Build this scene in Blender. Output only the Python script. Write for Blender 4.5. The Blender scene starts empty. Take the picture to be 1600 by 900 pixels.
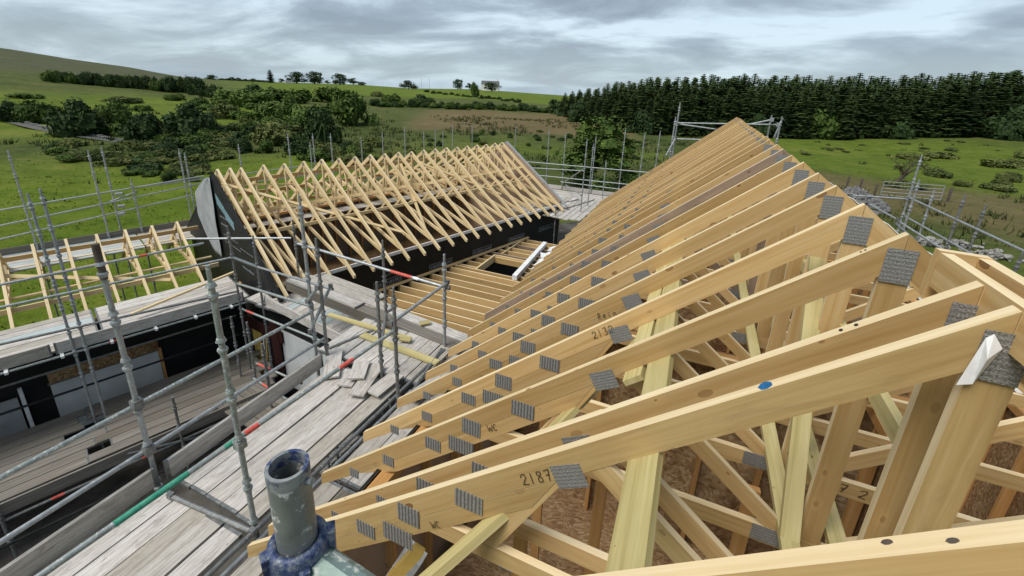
import bpy, bmesh, math, random
from mathutils import Vector, Matrix, noise
random.seed(7)
rad = math.radians
SC = bpy.context.scene
COL = SC.collection

# ------------------------------------------------------------------ camera, sky, sun, exposure
YAW, PITCH, ROLL = rad(-22.7203), rad(17.3328), rad(2.4362)
FPX, CY = 677.21, -100.46                      # focal length / optical centre offset for a 1600 px wide frame
FW = Vector((math.sin(YAW)*math.cos(PITCH), math.cos(YAW)*math.cos(PITCH), -math.sin(PITCH)))
_r0 = Vector((math.cos(YAW), -math.sin(YAW), 0)); _u0 = _r0.cross(FW)
RT = math.cos(ROLL)*_r0 + math.sin(ROLL)*_u0
UP = -math.sin(ROLL)*_r0 + math.cos(ROLL)*_u0
cam = bpy.data.objects.new('camera', bpy.data.cameras.new('camera')); COL.objects.link(cam)
cam.matrix_world = Matrix(((RT.x, UP.x, -FW.x, 0), (RT.y, UP.y, -FW.y, 0), (RT.z, UP.z, -FW.z, 0), (0, 0, 0, 1)))
cam.data.sensor_width = 36; cam.data.lens = FPX/1600*36; cam.data.shift_y = CY/1600
cam.data.clip_start = 0.02; cam.data.clip_end = 6000
SC.camera = cam
SC.view_settings.view_transform = 'Standard'; SC.view_settings.look = 'None'
SC.view_settings.exposure = 1.3; SC.view_settings.gamma = 1.0; SC.view_settings.use_curve_mapping = False

SUN_AZ, SUN_EL = rad(212), rad(56)             # azimuth clockwise from +Y (ridge direction of the near roof)
w = bpy.data.worlds.new('World'); SC.world = w; w.use_nodes = True
nt = w.node_tree; nt.nodes.clear()
def N(t, tree=None, **kw):
    n = (tree or nt).nodes.new(t)
    for k, v in kw.items(): setattr(n, k, v)
    return n
out = N('ShaderNodeOutputWorld'); bg = N('ShaderNodeBackground'); bg.inputs[1].default_value = 0.10
sky = N('ShaderNodeTexSky', sky_type='NISHITA', sun_disc=False); sky.sun_elevation = SUN_EL; sky.sun_rotation = SUN_AZ
tc = N('ShaderNodeTexCoord'); sep = N('ShaderNodeSeparateXYZ'); nt.links.new(tc.outputs['Generated'], sep.inputs[0])
def M(op, a, b=None, c=None, tree=None):
    t = tree or nt; n = t.nodes.new('ShaderNodeMath'); n.operation = op
    for i, v in enumerate((a, b, c)):
        if v is None: continue
        if isinstance(v, (int, float)): n.inputs[i].default_value = v
        else: t.links.new(v, n.inputs[i])
    return n.outputs[0]
zz = M('ADD', M('MAXIMUM', sep.outputs[2], 0.0), 0.20)
cmb = N('ShaderNodeCombineXYZ')
nt.links.new(M('DIVIDE', sep.outputs[0], zz), cmb.inputs[0]); nt.links.new(M('DIVIDE', sep.outputs[1], zz), cmb.inputs[1])
mp = N('ShaderNodeMapping'); mp.inputs['Rotation'].default_value = (0, 0, rad(-20)); mp.inputs['Scale'].default_value = (0.7, 0.95, 1); mp.inputs['Location'].default_value = (3.1, 1.7, 0)
nt.links.new(cmb.outputs[0], mp.inputs[0])
n1 = N('ShaderNodeTexNoise'); n1.inputs['Scale'].default_value = 1.25; n1.inputs['Detail'].default_value = 10; n1.inputs['Roughness'].default_value = 0.56; n1.inputs['Distortion'].default_value = 0.35
nt.links.new(mp.outputs[0], n1.inputs[0])
cr = N('ShaderNodeValToRGB'); e = cr.color_ramp.elements
e[0].position = 0.40; e[0].color = (1.04, 1.24, 1.48, 1); e[1].position = 0.61; e[1].color = (2.75, 3.3, 3.65, 1)
k = e.new(0.49); k.color = (1.42, 1.74, 2.02, 1)
nt.links.new(n1.outputs[0], cr.inputs[0])
hz = M('SUBTRACT', 1.0, M('MULTIPLY', M('MAXIMUM', sep.outputs[2], 0.0), 9.0)); hz = M('MULTIPLY', M('MAXIMUM', hz, 0.0), 0.55)
mh = N('ShaderNodeMix', data_type='RGBA'); nt.links.new(hz, mh.inputs[0]); nt.links.new(cr.outputs[0], mh.inputs[6]); mh.inputs[7].default_value = (1.75, 2.35, 2.85, 1)
mx = N('ShaderNodeMix', data_type='RGBA'); mx.inputs[0].default_value = 0.12
nt.links.new(mh.outputs[2], mx.inputs[6]); nt.links.new(sky.outputs[0], mx.inputs[7])
nt.links.new(mx.outputs[2], bg.inputs[0]); nt.links.new(bg.outputs[0], out.inputs[0])
sl = bpy.data.lights.new('sun', 'SUN'); sl.energy = 1.5; sl.angle = rad(32); sl.color = (1.0, 0.95, 0.87)
so = bpy.data.objects.new('sun', sl); COL.objects.link(so)
sdir = Vector((math.sin(SUN_AZ)*math.cos(SUN_EL), math.cos(SUN_AZ)*math.cos(SUN_EL), math.sin(SUN_EL)))
so.rotation_euler = sdir.to_track_quat('Z', 'Y').to_euler(); so.location = (0, -20, 30)

GZ = -8.2                                       # ground level (the camera is the origin)
# survey helpers: a sight line through a picture point, met with a plane of the building
def ray(px, py): return FW + RT*((px-800)/FPX) - UP*((py-450-CY)/FPX)
def atz(px, py, z): v = ray(px, py); return v*(z/v.z)
def atx(px, py, x): v = ray(px, py); return v*(x/v.x)
def aty(px, py, y): v = ray(px, py); return v*(y/v.y)
def atp(px, py, p, n): v = ray(px, py); return v*(p.dot(n)/v.dot(n))
def zon(xy, px, py):                            # height on the upright through xy seen at that picture point
    h = Vector((xy[0], xy[1], 0)); v = ray(px, py); n = Vector((h.x, h.y, 0))
    return atp(px, py, h, n).z
TH = rad(18.875); LD = Vector((math.sin(TH), math.cos(TH), 0)); LN = Vector((math.cos(TH), -math.sin(TH), 0)); LA = Vector((-11.786, 9.437, 0))
def LP(s, n, z): return LA + LD*s + LN*n + Vector((0, 0, z))

# ------------------------------------------------------------------ materials
MATS = {}
def mat(name, rough=0.7, metal=0.0, spec=0.3):
    m = bpy.data.materials.new(name); m.use_nodes = True; t = m.node_tree
    b = t.nodes['Principled BSDF']; b.inputs['Roughness'].default_value = rough; b.inputs['Metallic'].default_value = metal
    b.inputs['Specular IOR Level'].default_value = spec
    MATS[name] = m
    return m, t, b
def ramp(t, fac, stops):
    r = t.nodes.new('ShaderNodeValToRGB'); el = r.color_ramp.elements
    while len(el) < len(stops): el.new(0.5)
    for q, (p, c) in zip(el, stops): q.position = p; q.color = (*c, 1)
    t.links.new(fac, r.inputs[0]); return r.outputs[0]
def mixc(t, f, a, b, mode='MIX'):
    n = t.nodes.new('ShaderNodeMix'); n.data_type = 'RGBA'; n.blend_type = mode
    for s, v in ((0, f), (6, a), (7, b)):
        if isinstance(v, (int, float)): n.inputs[s].default_value = v
        elif isinstance(v, tuple): n.inputs[s].default_value = (*v, 1)
        else: t.links.new(v, n.inputs[s])
    return n.outputs[2]
def noise_tex(t, vec, scale, detail=4, rough=0.5, dist=0.0):
    n = t.nodes.new('ShaderNodeTexNoise'); n.inputs['Scale'].default_value = scale; n.inputs['Detail'].default_value = detail
    n.inputs['Roughness'].default_value = rough; n.inputs['Distortion'].default_value = dist
    if vec is not None: t.links.new(vec, n.inputs[0])
    return n.outputs[0]
def mapping(t, vec, scale, loc=None):
    n = t.nodes.new('ShaderNodeMapping'); n.inputs['Scale'].default_value = scale
    t.links.new(vec, n.inputs[0])
    if loc is not None: t.links.new(loc, n.inputs['Location'])
    return n.outputs[0]
def bump(t, b, h, strength, dist=0.01):
    n = t.nodes.new('ShaderNodeBump'); n.inputs['Strength'].default_value = strength; n.inputs['Distance'].default_value = dist
    t.links.new(h, n.inputs['Height']); t.links.new(n.outputs[0], b.inputs['Normal'])
def coords(t, which='UV'):
    return t.nodes.new('ShaderNodeTexCoord').outputs[which]
def orand(t):
    o = t.nodes.new('ShaderNodeObjectInfo').outputs['Random']
    c = t.nodes.new('ShaderNodeCombineXYZ')
    t.links.new(M('MULTIPLY', o, 37.0, tree=t), c.inputs[0]); t.links.new(M('MULTIPLY', o, 11.3, tree=t), c.inputs[1])
    return o, c.outputs[0]
def wood(name, dark, mid, light, knot=(0.16, 0.075, 0.03), stain=0.0, rough=0.62, staincol=(0.16, 0.12, 0.09), knots=0.11, var=0.28, g=(0.9, 26), sm=(1.2, 3.5)):
    m, t, b = mat(name, rough, 0, 0.25)
    uv = coords(t); rnd, off = orand(t)
    v = mapping(t, uv, (1, 1, 1), off)
    grain = noise_tex(t, mapping(t, v, (g[0], g[1], 1)), 1.0, 5, 0.6, 0.5)
    fine = noise_tex(t, mapping(t, v, (3.0, 120, 1)), 1.0, 3, 0.6)
    big = noise_tex(t, mapping(t, v, (0.55, 2.5, 1)), 1.0, 3, 0.5)
    c = ramp(t, grain, [(0.30, dark), (0.52, mid), (0.74, light)])
    c = mixc(t, M('MULTIPLY', M('SUBTRACT', 0.62, fine, tree=t), 0.7, tree=t), c, dark)
    bigf = M('MULTIPLY', M('SUBTRACT', big, 0.35, tree=t), 1.6, tree=t)
    c = mixc(t, bigf, mixc(t, 1.0, c, (0.86, 0.83, 0.80), 'MULTIPLY'), c)
    # each stick has its own tone
    tone = ramp(t, rnd, [(0.0, (1-var, 1-var*1.05, 1-var*1.2)), (0.5, (1-var*.45, 1-var*.45, 1-var*.45)), (1.0, (1.0, 1.0, 1.0))])
    c = mixc(t, 1.0, c, tone, 'MULTIPLY')
    vo = t.nodes.new('ShaderNodeTexVoronoi'); vo.voronoi_dimensions = '2D'; vo.inputs['Scale'].default_value = 1.0; vo.inputs['Randomness'].default_value = 1.0
    t.links.new(mapping(t, v, (4.2, 8.0, 1)), vo.inputs['Vector'])
    sel = t.nodes.new('ShaderNodeSeparateXYZ'); t.links.new(vo.outputs['Color'], sel.inputs[0])
    kn = M('MULTIPLY', M('LESS_THAN', vo.outputs['Distance'], M('MULTIPLY', sel.outputs[1], knots, tree=t), tree=t), M('LESS_THAN', sel.outputs[0], 0.34, tree=t), tree=t)
    halo = M('MULTIPLY', M('MAXIMUM', M('SUBTRACT', 1.0, M('MULTIPLY', vo.outputs['Distance'], 3.6, tree=t), tree=t), 0.0, tree=t), 0.30, tree=t)
    c = mixc(t, M('MULTIPLY', halo, M('LESS_THAN', sel.outputs[0], 0.34, tree=t), tree=t), c, dark); c = mixc(t, M('MULTIPLY', kn, M('MULTIPLY', sel.outputs[2], 0.9, tree=t), tree=t), c, knot)
    if stain:
        s = noise_tex(t, mapping(t, v, (sm[0], sm[1], 1)), 1.6, 6, 0.65, 0.8)
        sf = ramp(t, s, [(0.52, (0, 0, 0)), (0.72, (1, 1, 1))])
        bw = t.nodes.new('ShaderNodeRGBToBW'); t.links.new(sf, bw.inputs[0])
        c = mixc(t, M('MULTIPLY', bw.outputs[0], stain, tree=t), c, staincol)
    t.links.new(c, b.inputs['Base Color'])
    bump(t, b, grain, 0.12, 0.003)
    return m
wood('pine_side', (0.58, 0.37, 0.145), (0.70, 0.485, 0.225), (0.77, 0.58, 0.32), knots=0.17, var=0.36, stain=0.26, staincol=(0.33, 0.22, 0.11), sm=(0.9, 5.0))
LIT_EDGE = {'pine_scuffed': 'pine_edge_lit', 'pine_side': 'pine_edge_lit', 'pine_pale': 'pine_edge_lit', 'pine_grey': 'grey_edge_lit'}  # narrow faces take a paler wood that carries the light of top edges
wood('pine_scuffed', (0.50, 0.34, 0.14), (0.63, 0.455, 0.21), (0.71, 0.54, 0.29), knots=0.2, stain=0.5, staincol=(0.27, 0.18, 0.085), sm=(1.6, 9.0))
wood('pine_pale', (0.66, 0.49, 0.23), (0.77, 0.62, 0.36), (0.83, 0.71, 0.48), var=0.15)
wood('pine_edge_lit', (0.70, 0.54, 0.30), (0.80, 0.66, 0.42), (0.86, 0.75, 0.54), var=0.12, knots=0.12)  # fresh sawn edge, paler still: sky light on top edges is in the colour
wood('grey_edge_lit', (0.50, 0.40, 0.29), (0.62, 0.52, 0.40), (0.70, 0.61, 0.5), var=0.12)  # edge of the grey timber, lightened in colour for light from above
wood('pine_red', (0.50, 0.26, 0.08), (0.60, 0.34, 0.13), (0.68, 0.43, 0.2))
wood('pine_grey', (0.26, 0.19, 0.13), (0.36, 0.26, 0.19), (0.46, 0.36, 0.27), stain=0.4)
wood('treated_timber', (0.43, 0.36, 0.15), (0.56, 0.49, 0.235), (0.66, 0.59, 0.34), var=0.2, stain=0.3, staincol=(0.3, 0.27, 0.12), sm=(1.5, 8.0))
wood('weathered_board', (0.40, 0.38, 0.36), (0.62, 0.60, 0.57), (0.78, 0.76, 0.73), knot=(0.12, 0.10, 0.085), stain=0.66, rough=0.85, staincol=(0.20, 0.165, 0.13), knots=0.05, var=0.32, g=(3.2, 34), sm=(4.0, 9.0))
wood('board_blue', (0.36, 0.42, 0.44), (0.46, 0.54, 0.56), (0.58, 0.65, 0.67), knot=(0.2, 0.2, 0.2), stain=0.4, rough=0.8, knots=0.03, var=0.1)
wood('board_dark', (0.15, 0.14, 0.125), (0.24, 0.225, 0.20), (0.35, 0.33, 0.30), knot=(0.08, 0.07, 0.06), stain=0.5, rough=0.85, knots=0.05)  # dark boards; also stands in for shade on the lower courtyard boards

def simple(name, col, col2, scale=6, rough=0.7, metal=0.0, spec=0.3, bmp=0.1, which='Object', detail=5, lo=0.35, hi=0.65, bd=0.01):
    m, t, b = mat(name, rough, metal, spec)
    n = noise_tex(t, coords(t, which), scale, detail, 0.6)
    c = ramp(t, n, [(lo, col), (hi, col2)]); t.links.new(c, b.inputs['Base Color'])
    if bmp: bump(t, b, n, bmp, bd)
    return m, t, b, c
def galv(name, a, bcol, splat, amount):
    m, t, b = mat(name, 0.5, 0.55, 0.4)
    co = coords(t, 'Object')
    c = ramp(t, noise_tex(t, co, 14, 5, 0.65), [(0.35, a), (0.65, bcol)])
    s = ramp(t, noise_tex(t, co, 38, 4, 0.7), [(amount, (0, 0, 0)), (amount+0.06, (1, 1, 1))])
    bw = t.nodes.new('ShaderNodeRGBToBW'); t.links.new(s, bw.inputs[0])
    c = mixc(t, bw.outputs[0], c, splat); t.links.new(c, b.inputs['Base Color'])
    t.links.new(M('ADD', M('MULTIPLY', bw.outputs[0], 0.35, tree=t), 0.48, tree=t), b.inputs['Roughness'])
    t.links.new(M('SUBTRACT', 0.55, M('MULTIPLY', bw.outputs[0], 0.55, tree=t), tree=t), b.inputs['Metallic'])
    bump(t, b, noise_tex(t, co, 60, 3, 0.6), 0.15, 0.002)
galv('galv_tube', (0.26, 0.28, 0.29), (0.40, 0.42, 0.43), (0.55, 0.55, 0.53), 0.60)
galv('galv_old', (0.15, 0.155, 0.155), (0.25, 0.255, 0.25), (0.38, 0.36, 0.34), 0.60)
galv('galv_green', (0.25, 0.285, 0.28), (0.36, 0.395, 0.385), (0.52, 0.52, 0.49), 0.56)
galv('galv_verd', (0.15, 0.215, 0.195), (0.25, 0.325, 0.295), (0.42, 0.44, 0.40), 0.55)
galv('galv_pipe', (0.17, 0.185, 0.185), (0.29, 0.305, 0.30), (0.45, 0.455, 0.44), 0.55)
simple('paint_red', (0.50, 0.07, 0.055), (0.62, 0.14, 0.11), 20, 0.55)
simple('paint_green', (0.03, 0.22, 0.15), (0.08, 0.32, 0.22), 20, 0.55)
simple('tube_black', (0.012, 0.012, 0.013), (0.025, 0.025, 0.027), 9, 0.8)
# blue paint flaking off steel
m, t, b = mat('paint_blue', 0.5, 0.15, 0.4); co = coords(t, 'Object')
c = ramp(t, noise_tex(t, co, 95, 8, 0.74), [(0.38, (0.014, 0.024, 0.075)), (0.46, (0.035, 0.055, 0.135)), (0.55, (0.10, 0.12, 0.17)), (0.63, (0.22, 0.24, 0.25)), (0.72, (0.09, 0.10, 0.11))])
t.links.new(c, b.inputs['Base Color']); bump(t, b, noise_tex(t, co, 45, 5, 0.65), 0.5, 0.004)
m, t, b = mat('pipe_rim', 0.5, 0.2, 0.4); co = coords(t, 'Object')
c = ramp(t, noise_tex(t, co, 40, 5, 0.65), [(0.38, (0.015, 0.03, 0.12)), (0.46, (0.06, 0.08, 0.15)), (0.51, (0.20, 0.215, 0.22)), (0.62, (0.27, 0.28, 0.275))])
t.links.new(c, b.inputs['Base Color']); bump(t, b, noise_tex(t, co, 60, 4, 0.6), 0.3, 0.002)
# pressed steel nail plates: ridged and pitted
m, t, b = mat('nail_plate', 0.5, 0.2, 0.5); uv = coords(t)
wv = t.nodes.new('ShaderNodeTexWave'); wv.inputs['Scale'].default_value = 13.5; wv.inputs['Distortion'].default_value = 0.6; wv.inputs['Detail'].default_value = 1.5
t.links.new(uv, wv.inputs[0])
c = ramp(t, wv.outputs[0], [(0.05, (0.13, 0.13, 0.125)), (0.40, (0.235, 0.235, 0.225)), (0.9, (0.31, 0.31, 0.30))])
c = mixc(t, 1.0, c, ramp(t, noise_tex(t, uv, 60, 3), [(0.35, (0.7, 0.7, 0.7)), (0.6, (1, 1, 1))]), 'MULTIPLY')
t.links.new(c, b.inputs['Base Color']); bump(t, b, wv.outputs[0], 0.6, 0.006)
m, t, b = mat('punched_plate', 0.5, 0.2, 0.5); uv = coords(t)
w2 = t.nodes.new('ShaderNodeTexWave'); w2.bands_direction = 'Y'; w2.inputs['Scale'].default_value = 16; w2.inputs['Distortion'].default_value = 2.5; w2.inputs['Detail'].default_value = 2; w2.inputs['Detail Scale'].default_value = 6; t.links.new(uv, w2.inputs[0])
dots = noise_tex(t, mapping(t, uv, (150, 260, 1)), 1.0, 2, 0.5)
hh = M('ADD', M('MULTIPLY', w2.outputs[0], 0.13, tree=t), M('MULTIPLY', dots, 1.04, tree=t), tree=t)
c = ramp(t, hh, [(0.38, (0.085, 0.085, 0.08)), (0.52, (0.18, 0.18, 0.175)), (0.66, (0.27, 0.27, 0.26)), (0.80, (0.44, 0.44, 0.43))])
t.links.new(c, b.inputs['Base Color']); bump(t, b, hh, 0.5, 0.004)
simple('membrane_black', (0.006, 0.0065, 0.007), (0.014, 0.015, 0.016), 2.2, 0.55, bmp=0.35, bd=0.05)
simple('membrane_grey', (0.25, 0.265, 0.275), (0.34, 0.355, 0.365), 2.5, 0.6, bmp=0.3, bd=0.05)
simple('print_grey', (0.16, 0.18, 0.20), (0.26, 0.28, 0.30), 30, 0.6)
simple('print_blue', (0.10, 0.19, 0.22), (0.20, 0.30, 0.34), 12, 0.6)
simple('plastic_white', (0.62, 0.63, 0.64), (0.80, 0.80, 0.80), 9, 0.45, bmp=0.3)
simple('panel_white', (0.44, 0.46, 0.46), (0.58, 0.60, 0.60), 1.3, 0.7)
simple('ink', (0.02, 0.016, 0.012), (0.04, 0.03, 0.02), 30, 0.8, bmp=0)
simple('ink_blue', (0.008, 0.075, 0.20), (0.015, 0.13, 0.30), 30, 0.6, bmp=0)
simple('steel_red', (0.026, 0.007, 0.006), (0.042, 0.010, 0.008), 4, 0.7)
simple('fibre_board', (0.30, 0.215, 0.15), (0.36, 0.27, 0.2), 3, 0.85)
simple('soil', (0.045, 0.04, 0.034), (0.11, 0.10, 0.088), 1.6, 0.95, bmp=0.5, bd=0.1)
simple('concrete', (0.30, 0.29, 0.28), (0.40, 0.39, 0.375), 1.2, 0.9)
simple('stone', (0.085, 0.085, 0.085), (0.20, 0.20, 0.195), 7, 0.9, bmp=0.5)
simple('rubble', (0.16, 0.155, 0.14), (0.30, 0.29, 0.27), 3, 0.95)
simple('road', (0.075, 0.075, 0.07), (0.12, 0.118, 0.11), 1.2, 0.95)
simple('bark', (0.06, 0.045, 0.035), (0.13, 0.105, 0.085), 5, 0.95)
simple('render_white', (0.62, 0.62, 0.60), (0.74, 0.73, 0.71), 0.6, 0.85)
simple('slate', (0.07, 0.075, 0.08), (0.12, 0.12, 0.125), 1, 0.8)
simple('window_dark', (0.015, 0.017, 0.02), (0.03, 0.033, 0.036), 1, 0.2)
simple('timber_yellow', (0.48, 0.31, 0.06), (0.60, 0.42, 0.12), 3, 0.75)
# OSB: stretched flakes
m, t, b = mat('osb', 0.8, 0, 0.2); co = coords(t, 'Object')
nn = t.nodes.new('ShaderNodeTexVoronoi'); nn.inputs['Scale'].default_value = 1.0
wob = noise_tex(t, co, 2.5, 2)
t.links.new(mapping(t, mixc(t, 0.25, co, wob), (30, 75, 30)), nn.inputs[0])
sp = t.nodes.new('ShaderNodeSeparateXYZ'); t.links.new(nn.outputs['Color'], sp.inputs[0])
c = ramp(t, sp.outputs[0], [(0.0, (0.20, 0.115, 0.055)), (0.4, (0.29, 0.18, 0.09)), (0.75, (0.36, 0.24, 0.125)), (1.0, (0.44, 0.32, 0.19))])
c = mixc(t, ramp(t, noise_tex(t, co, 0.9, 4), [(0.42, (0, 0, 0)), (0.62, (1, 1, 1))]), c, mixc(t, 1.0, c, (0.55, 0.47, 0.42), 'MULTIPLY'))
t.links.new(c, b.inputs['Base Color']); bump(t, b, sp.outputs[0], 0.2, 0.004)
def leafmat(name, a, bcol, c3, rough=0.75):
    m, t, b = mat(name, rough, 0, 0.15)
    rnd, off = orand(t)
    g = t.nodes.new('ShaderNodeNewGeometry')
    n = noise_tex(t, g.outputs['Position'], 0.9, 4, 0.6)
    n2 = noise_tex(t, g.outputs['Position'], 6.0, 2, 0.6)
    c = ramp(t, M('ADD', M('MULTIPLY', n, 0.7, tree=t), M('MULTIPLY', n2, 0.3, tree=t), tree=t), [(0.34, a), (0.5, bcol), (0.66, c3)])
    c = mixc(t, 1.0, c, ramp(t, rnd, [(0, (0.78, 0.8, 0.75)), (1, (1.18, 1.12, 1.0))]), 'MULTIPLY')
    t.links.new(c, b.inputs['Base Color'])
leafmat('leaf_green', (0.034, 0.062, 0.014), (0.064, 0.108, 0.024), (0.110, 0.165, 0.036))
leafmat('leaf_dark', (0.016, 0.034, 0.012), (0.030, 0.056, 0.018), (0.052, 0.086, 0.026))
leafmat('leaf_olive', (0.055, 0.070, 0.022), (0.092, 0.115, 0.036), (0.135, 0.155, 0.052))
leafmat('needle', (0.022, 0.041, 0.016), (0.042, 0.072, 0.024), (0.085, 0.125, 0.040))
leafmat('grass_blade', (0.055, 0.088, 0.008), (0.085, 0.130, 0.010), (0.13, 0.17, 0.02))
leafmat('rush_blade', (0.0280, 0.0420, 0.0126), (0.0525, 0.0665, 0.0210), (0.0945, 0.0910, 0.0385))
# land: zone attribute carries which field it is (r = lush pasture, g = dry brown field, b = moor)
m, t, b = mat('land', 0.95, 0, 0.1)
g = t.nodes.new('ShaderNodeNewGeometry').outputs['Position']
at = t.nodes.new('ShaderNodeAttribute'); at.attribute_name = 'zone'
zs = t.nodes.new('ShaderNodeSeparateColor'); t.links.new(at.outputs['Color'], zs.inputs[0])
nA = noise_tex(t, g, 0.06, 6, 0.65); nB = noise_tex(t, g, 0.55, 6, 0.7); nC = noise_tex(t, g, 4.5, 6, 0.78)
mixn = M('ADD', M('ADD', M('MULTIPLY', nA, 0.3, tree=t), M('MULTIPLY', nB, 0.4, tree=t), tree=t), M('MULTIPLY', nC, 0.3, tree=t), tree=t)
rough_c = ramp(t, mixn, [(0.36, (0.0289, 0.0430, 0.0116)), (0.46, (0.0545, 0.0727, 0.0182)), (0.54, (0.0867, 0.0991, 0.0281)), (0.64, (0.1404, 0.1198, 0.0496))])
lush_c = ramp(t, mixn, [(0.38, (0.0439, 0.0708, 0.0073)), (0.47, (0.0854, 0.1318, 0.0098)), (0.53, (0.1122, 0.1562, 0.0146)), (0.61, (0.1769, 0.2013, 0.0317))])
dry_c = ramp(t, mixn, [(0.36, (0.0770, 0.0655, 0.0262)), (0.48, (0.1232, 0.0963, 0.0447)), (0.62, (0.1617, 0.1271, 0.0655))])
moor_c = ramp(t, mixn, [(0.36, (0.0490, 0.0595, 0.0294)), (0.5, (0.0735, 0.0805, 0.0406)), (0.62, (0.1120, 0.1015, 0.0630))])
c = mixc(t, zs.outputs[0], rough_c, lush_c); c = mixc(t, zs.outputs[1], c, dry_c); c = mixc(t, zs.outputs[2], c, moor_c)
t.links.new(c, b.inputs['Base Color']); bump(t, b, mixn, 0.9, 0.5)

# ------------------------------------------------------------------ mesh helpers
def perp(d, up):
    d = d.normalized(); s = d.cross(up)
    if s.length < 1e-4: s = d.cross(Vector((1, 0, 0)))
    s.normalize(); return d, s, s.cross(d)
class MB:
    def __init__(s): s.v = []; s.f = []; s.uv = []; s.mi = []; s.smooth = []
    def face(s, pts, uvs, sm=False, mi=0):
        i = len(s.v); s.v += [tuple(p) for p in pts]; s.f.append(tuple(range(i, i+len(pts)))); s.uv.append(uvs); s.smooth.append(sm); s.mi.append(mi)
    def bar(s, p0, p1, w, h, up=Vector((0, 0, 1)), top=False):
        """squared stick from p0 to p1; w across, h along up; top=True: the line runs along the top face"""
        p0 = Vector(p0); p1 = Vector(p1); d, sd, u = perp(p1-p0, Vector(up)); L = (p1-p0).length
        o = -u*h/2 if top else Vector((0, 0, 0)); r = random.uniform(0, 9); q = random.uniform(0, 9)
        a = sd*w/2; c = u*h/2
        A = [p0+o-a-c, p0+o+a-c, p0+o+a+c, p0+o-a+c]; B = [x+d*L for x in A]
        wd = [w, h, w, h]; acc = 0
        for i in range(4):
            j = (i+1) % 4
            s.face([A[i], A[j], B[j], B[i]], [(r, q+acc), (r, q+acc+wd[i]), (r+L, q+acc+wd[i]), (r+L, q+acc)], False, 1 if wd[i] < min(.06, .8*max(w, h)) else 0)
            acc += wd[i]+0.37
        s.face([A[3], A[2], A[1], A[0]], [(r, q), (r, q+w), (r+h*.2, q+w), (r+h*.2, q)])
        s.face(B, [(r, q), (r, q+w), (r+h*.2, q+w), (r+h*.2, q)])
        return s
    def box(s, lo, hi):
        lo = Vector(lo); hi = Vector(hi); m = (lo+hi)/2
        return s.bar((lo.x, m.y, m.z), (hi.x, m.y, m.z), hi.y-lo.y, hi.z-lo.z)
    def prism(s, poly, o, ex, ey, ez, th, along):
        """2D outline (ex, ey) pushed th along ez; the grain runs along the 2D direction 'along'"""
        o = Vector(o); ex = Vector(ex); ey = Vector(ey); ez = Vector(ez)
        al = Vector(along).normalized(); ac = Vector((-al.y, al.x)); r = random.uniform(0, 9); q = random.uniform(0, 9)
        uv = [(r+Vector(p).dot(al), q+Vector(p).dot(ac)) for p in poly]
        F = [o+ex*p[0]+ey*p[1] for p in poly]; B = [x+ez*th for x in F]
        s.face(F, uv); s.face(B[::-1], uv[::-1])
        n = len(poly)
        for i in range(n):
            j = (i+1) % n
            e = Vector(poly[j])-Vector(poly[i]); al_ = abs(e.normalized().dot(al)) > 0.5
            a0, a1 = uv[i], uv[j]
            if al_: u4 = [(a0[0], a0[1]+.5), (a1[0], a1[1]+.5), (a1[0], a1[1]+.5+th), (a0[0], a0[1]+.5+th)]
            else: u4 = [(a0[0], a0[1]), (a1[0], a1[1]), (a1[0]+.01, a1[1]), (a0[0]+.01, a0[1])]
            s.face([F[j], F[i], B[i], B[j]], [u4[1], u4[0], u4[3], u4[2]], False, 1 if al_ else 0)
        return s
    def tube(s, p0, p1, r, seg=12, r1=None, hollow=0.0, caps=True):
        p0 = Vector(p0); p1 = Vector(p1); r1 = r if r1 is None else r1
        d, a, b = perp(p1-p0, Vector((0, 0, 1)) if abs((p1-p0).normalized().z) < 0.95 else Vector((0, 1, 0)))
        L = (p1-p0).length
        ring = lambda p, q: [p+a*(q*math.cos(2*math.pi*i/seg))+b*(q*math.sin(2*math.pi*i/seg)) for i in range(seg)]
        A, B = ring(p0, r), ring(p1, r1)
        for i in range(seg):
            j = (i+1) % seg
            s.face([A[i], A[j], B[j], B[i]], [(0, i/seg), (0, (i+1)/seg), (L, (i+1)/seg), (L, i/seg)], True)
        uvc = [(0.5, 0.5)]*seg
        if hollow:
            for (R, p, q, fl) in ((A, p0, r, 1), (B, p1, r1, 0)):
                I = ring(p, q-hollow)
                for i in range(seg):
                    j = (i+1) % seg
                    quad = [R[i], R[j], I[j], I[i]]
                    s.face(quad if not fl else quad[::-1], [(0, 0)]*4)
            A2, B2 = ring(p0, r-hollow), ring(p1, r1-hollow)
            for i in range(seg):
                j = (i+1) % seg
                s.face([A2[j], A2[i], B2[i], B2[j]], [(0, i/seg), (0, (i+1)/seg), (L, (i+1)/seg), (L, i/seg)], True)
        elif caps:
            s.face(A[::-1], uvc); s.face(B, uvc)
        return s
    def mesh(s, name, mats, origin=None, weld=False):
        me = bpy.data.meshes.new(name); o = origin or Vector((0, 0, 0))
        me.from_pydata([(x-o.x, y-o.y, z-o.z) for x, y, z in s.v], [], s.f)
        l = me.uv_layers.new(name='UVMap'); flat = [c for fc in s.uv for p in fc for c in p]; l.data.foreach_set('uv', flat)
        two = mats in LIT_EDGE
        for m in ([mats, LIT_EDGE[mats]] if two else [mats]): me.materials.append(MATS[m])
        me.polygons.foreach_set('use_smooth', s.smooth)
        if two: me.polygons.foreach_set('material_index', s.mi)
        me.update()
        if weld:
            b = bmesh.new(); b.from_mesh(me); bmesh.ops.remove_doubles(b, verts=b.verts, dist=1e-5); b.to_mesh(me); b.free()
        return me
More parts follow.
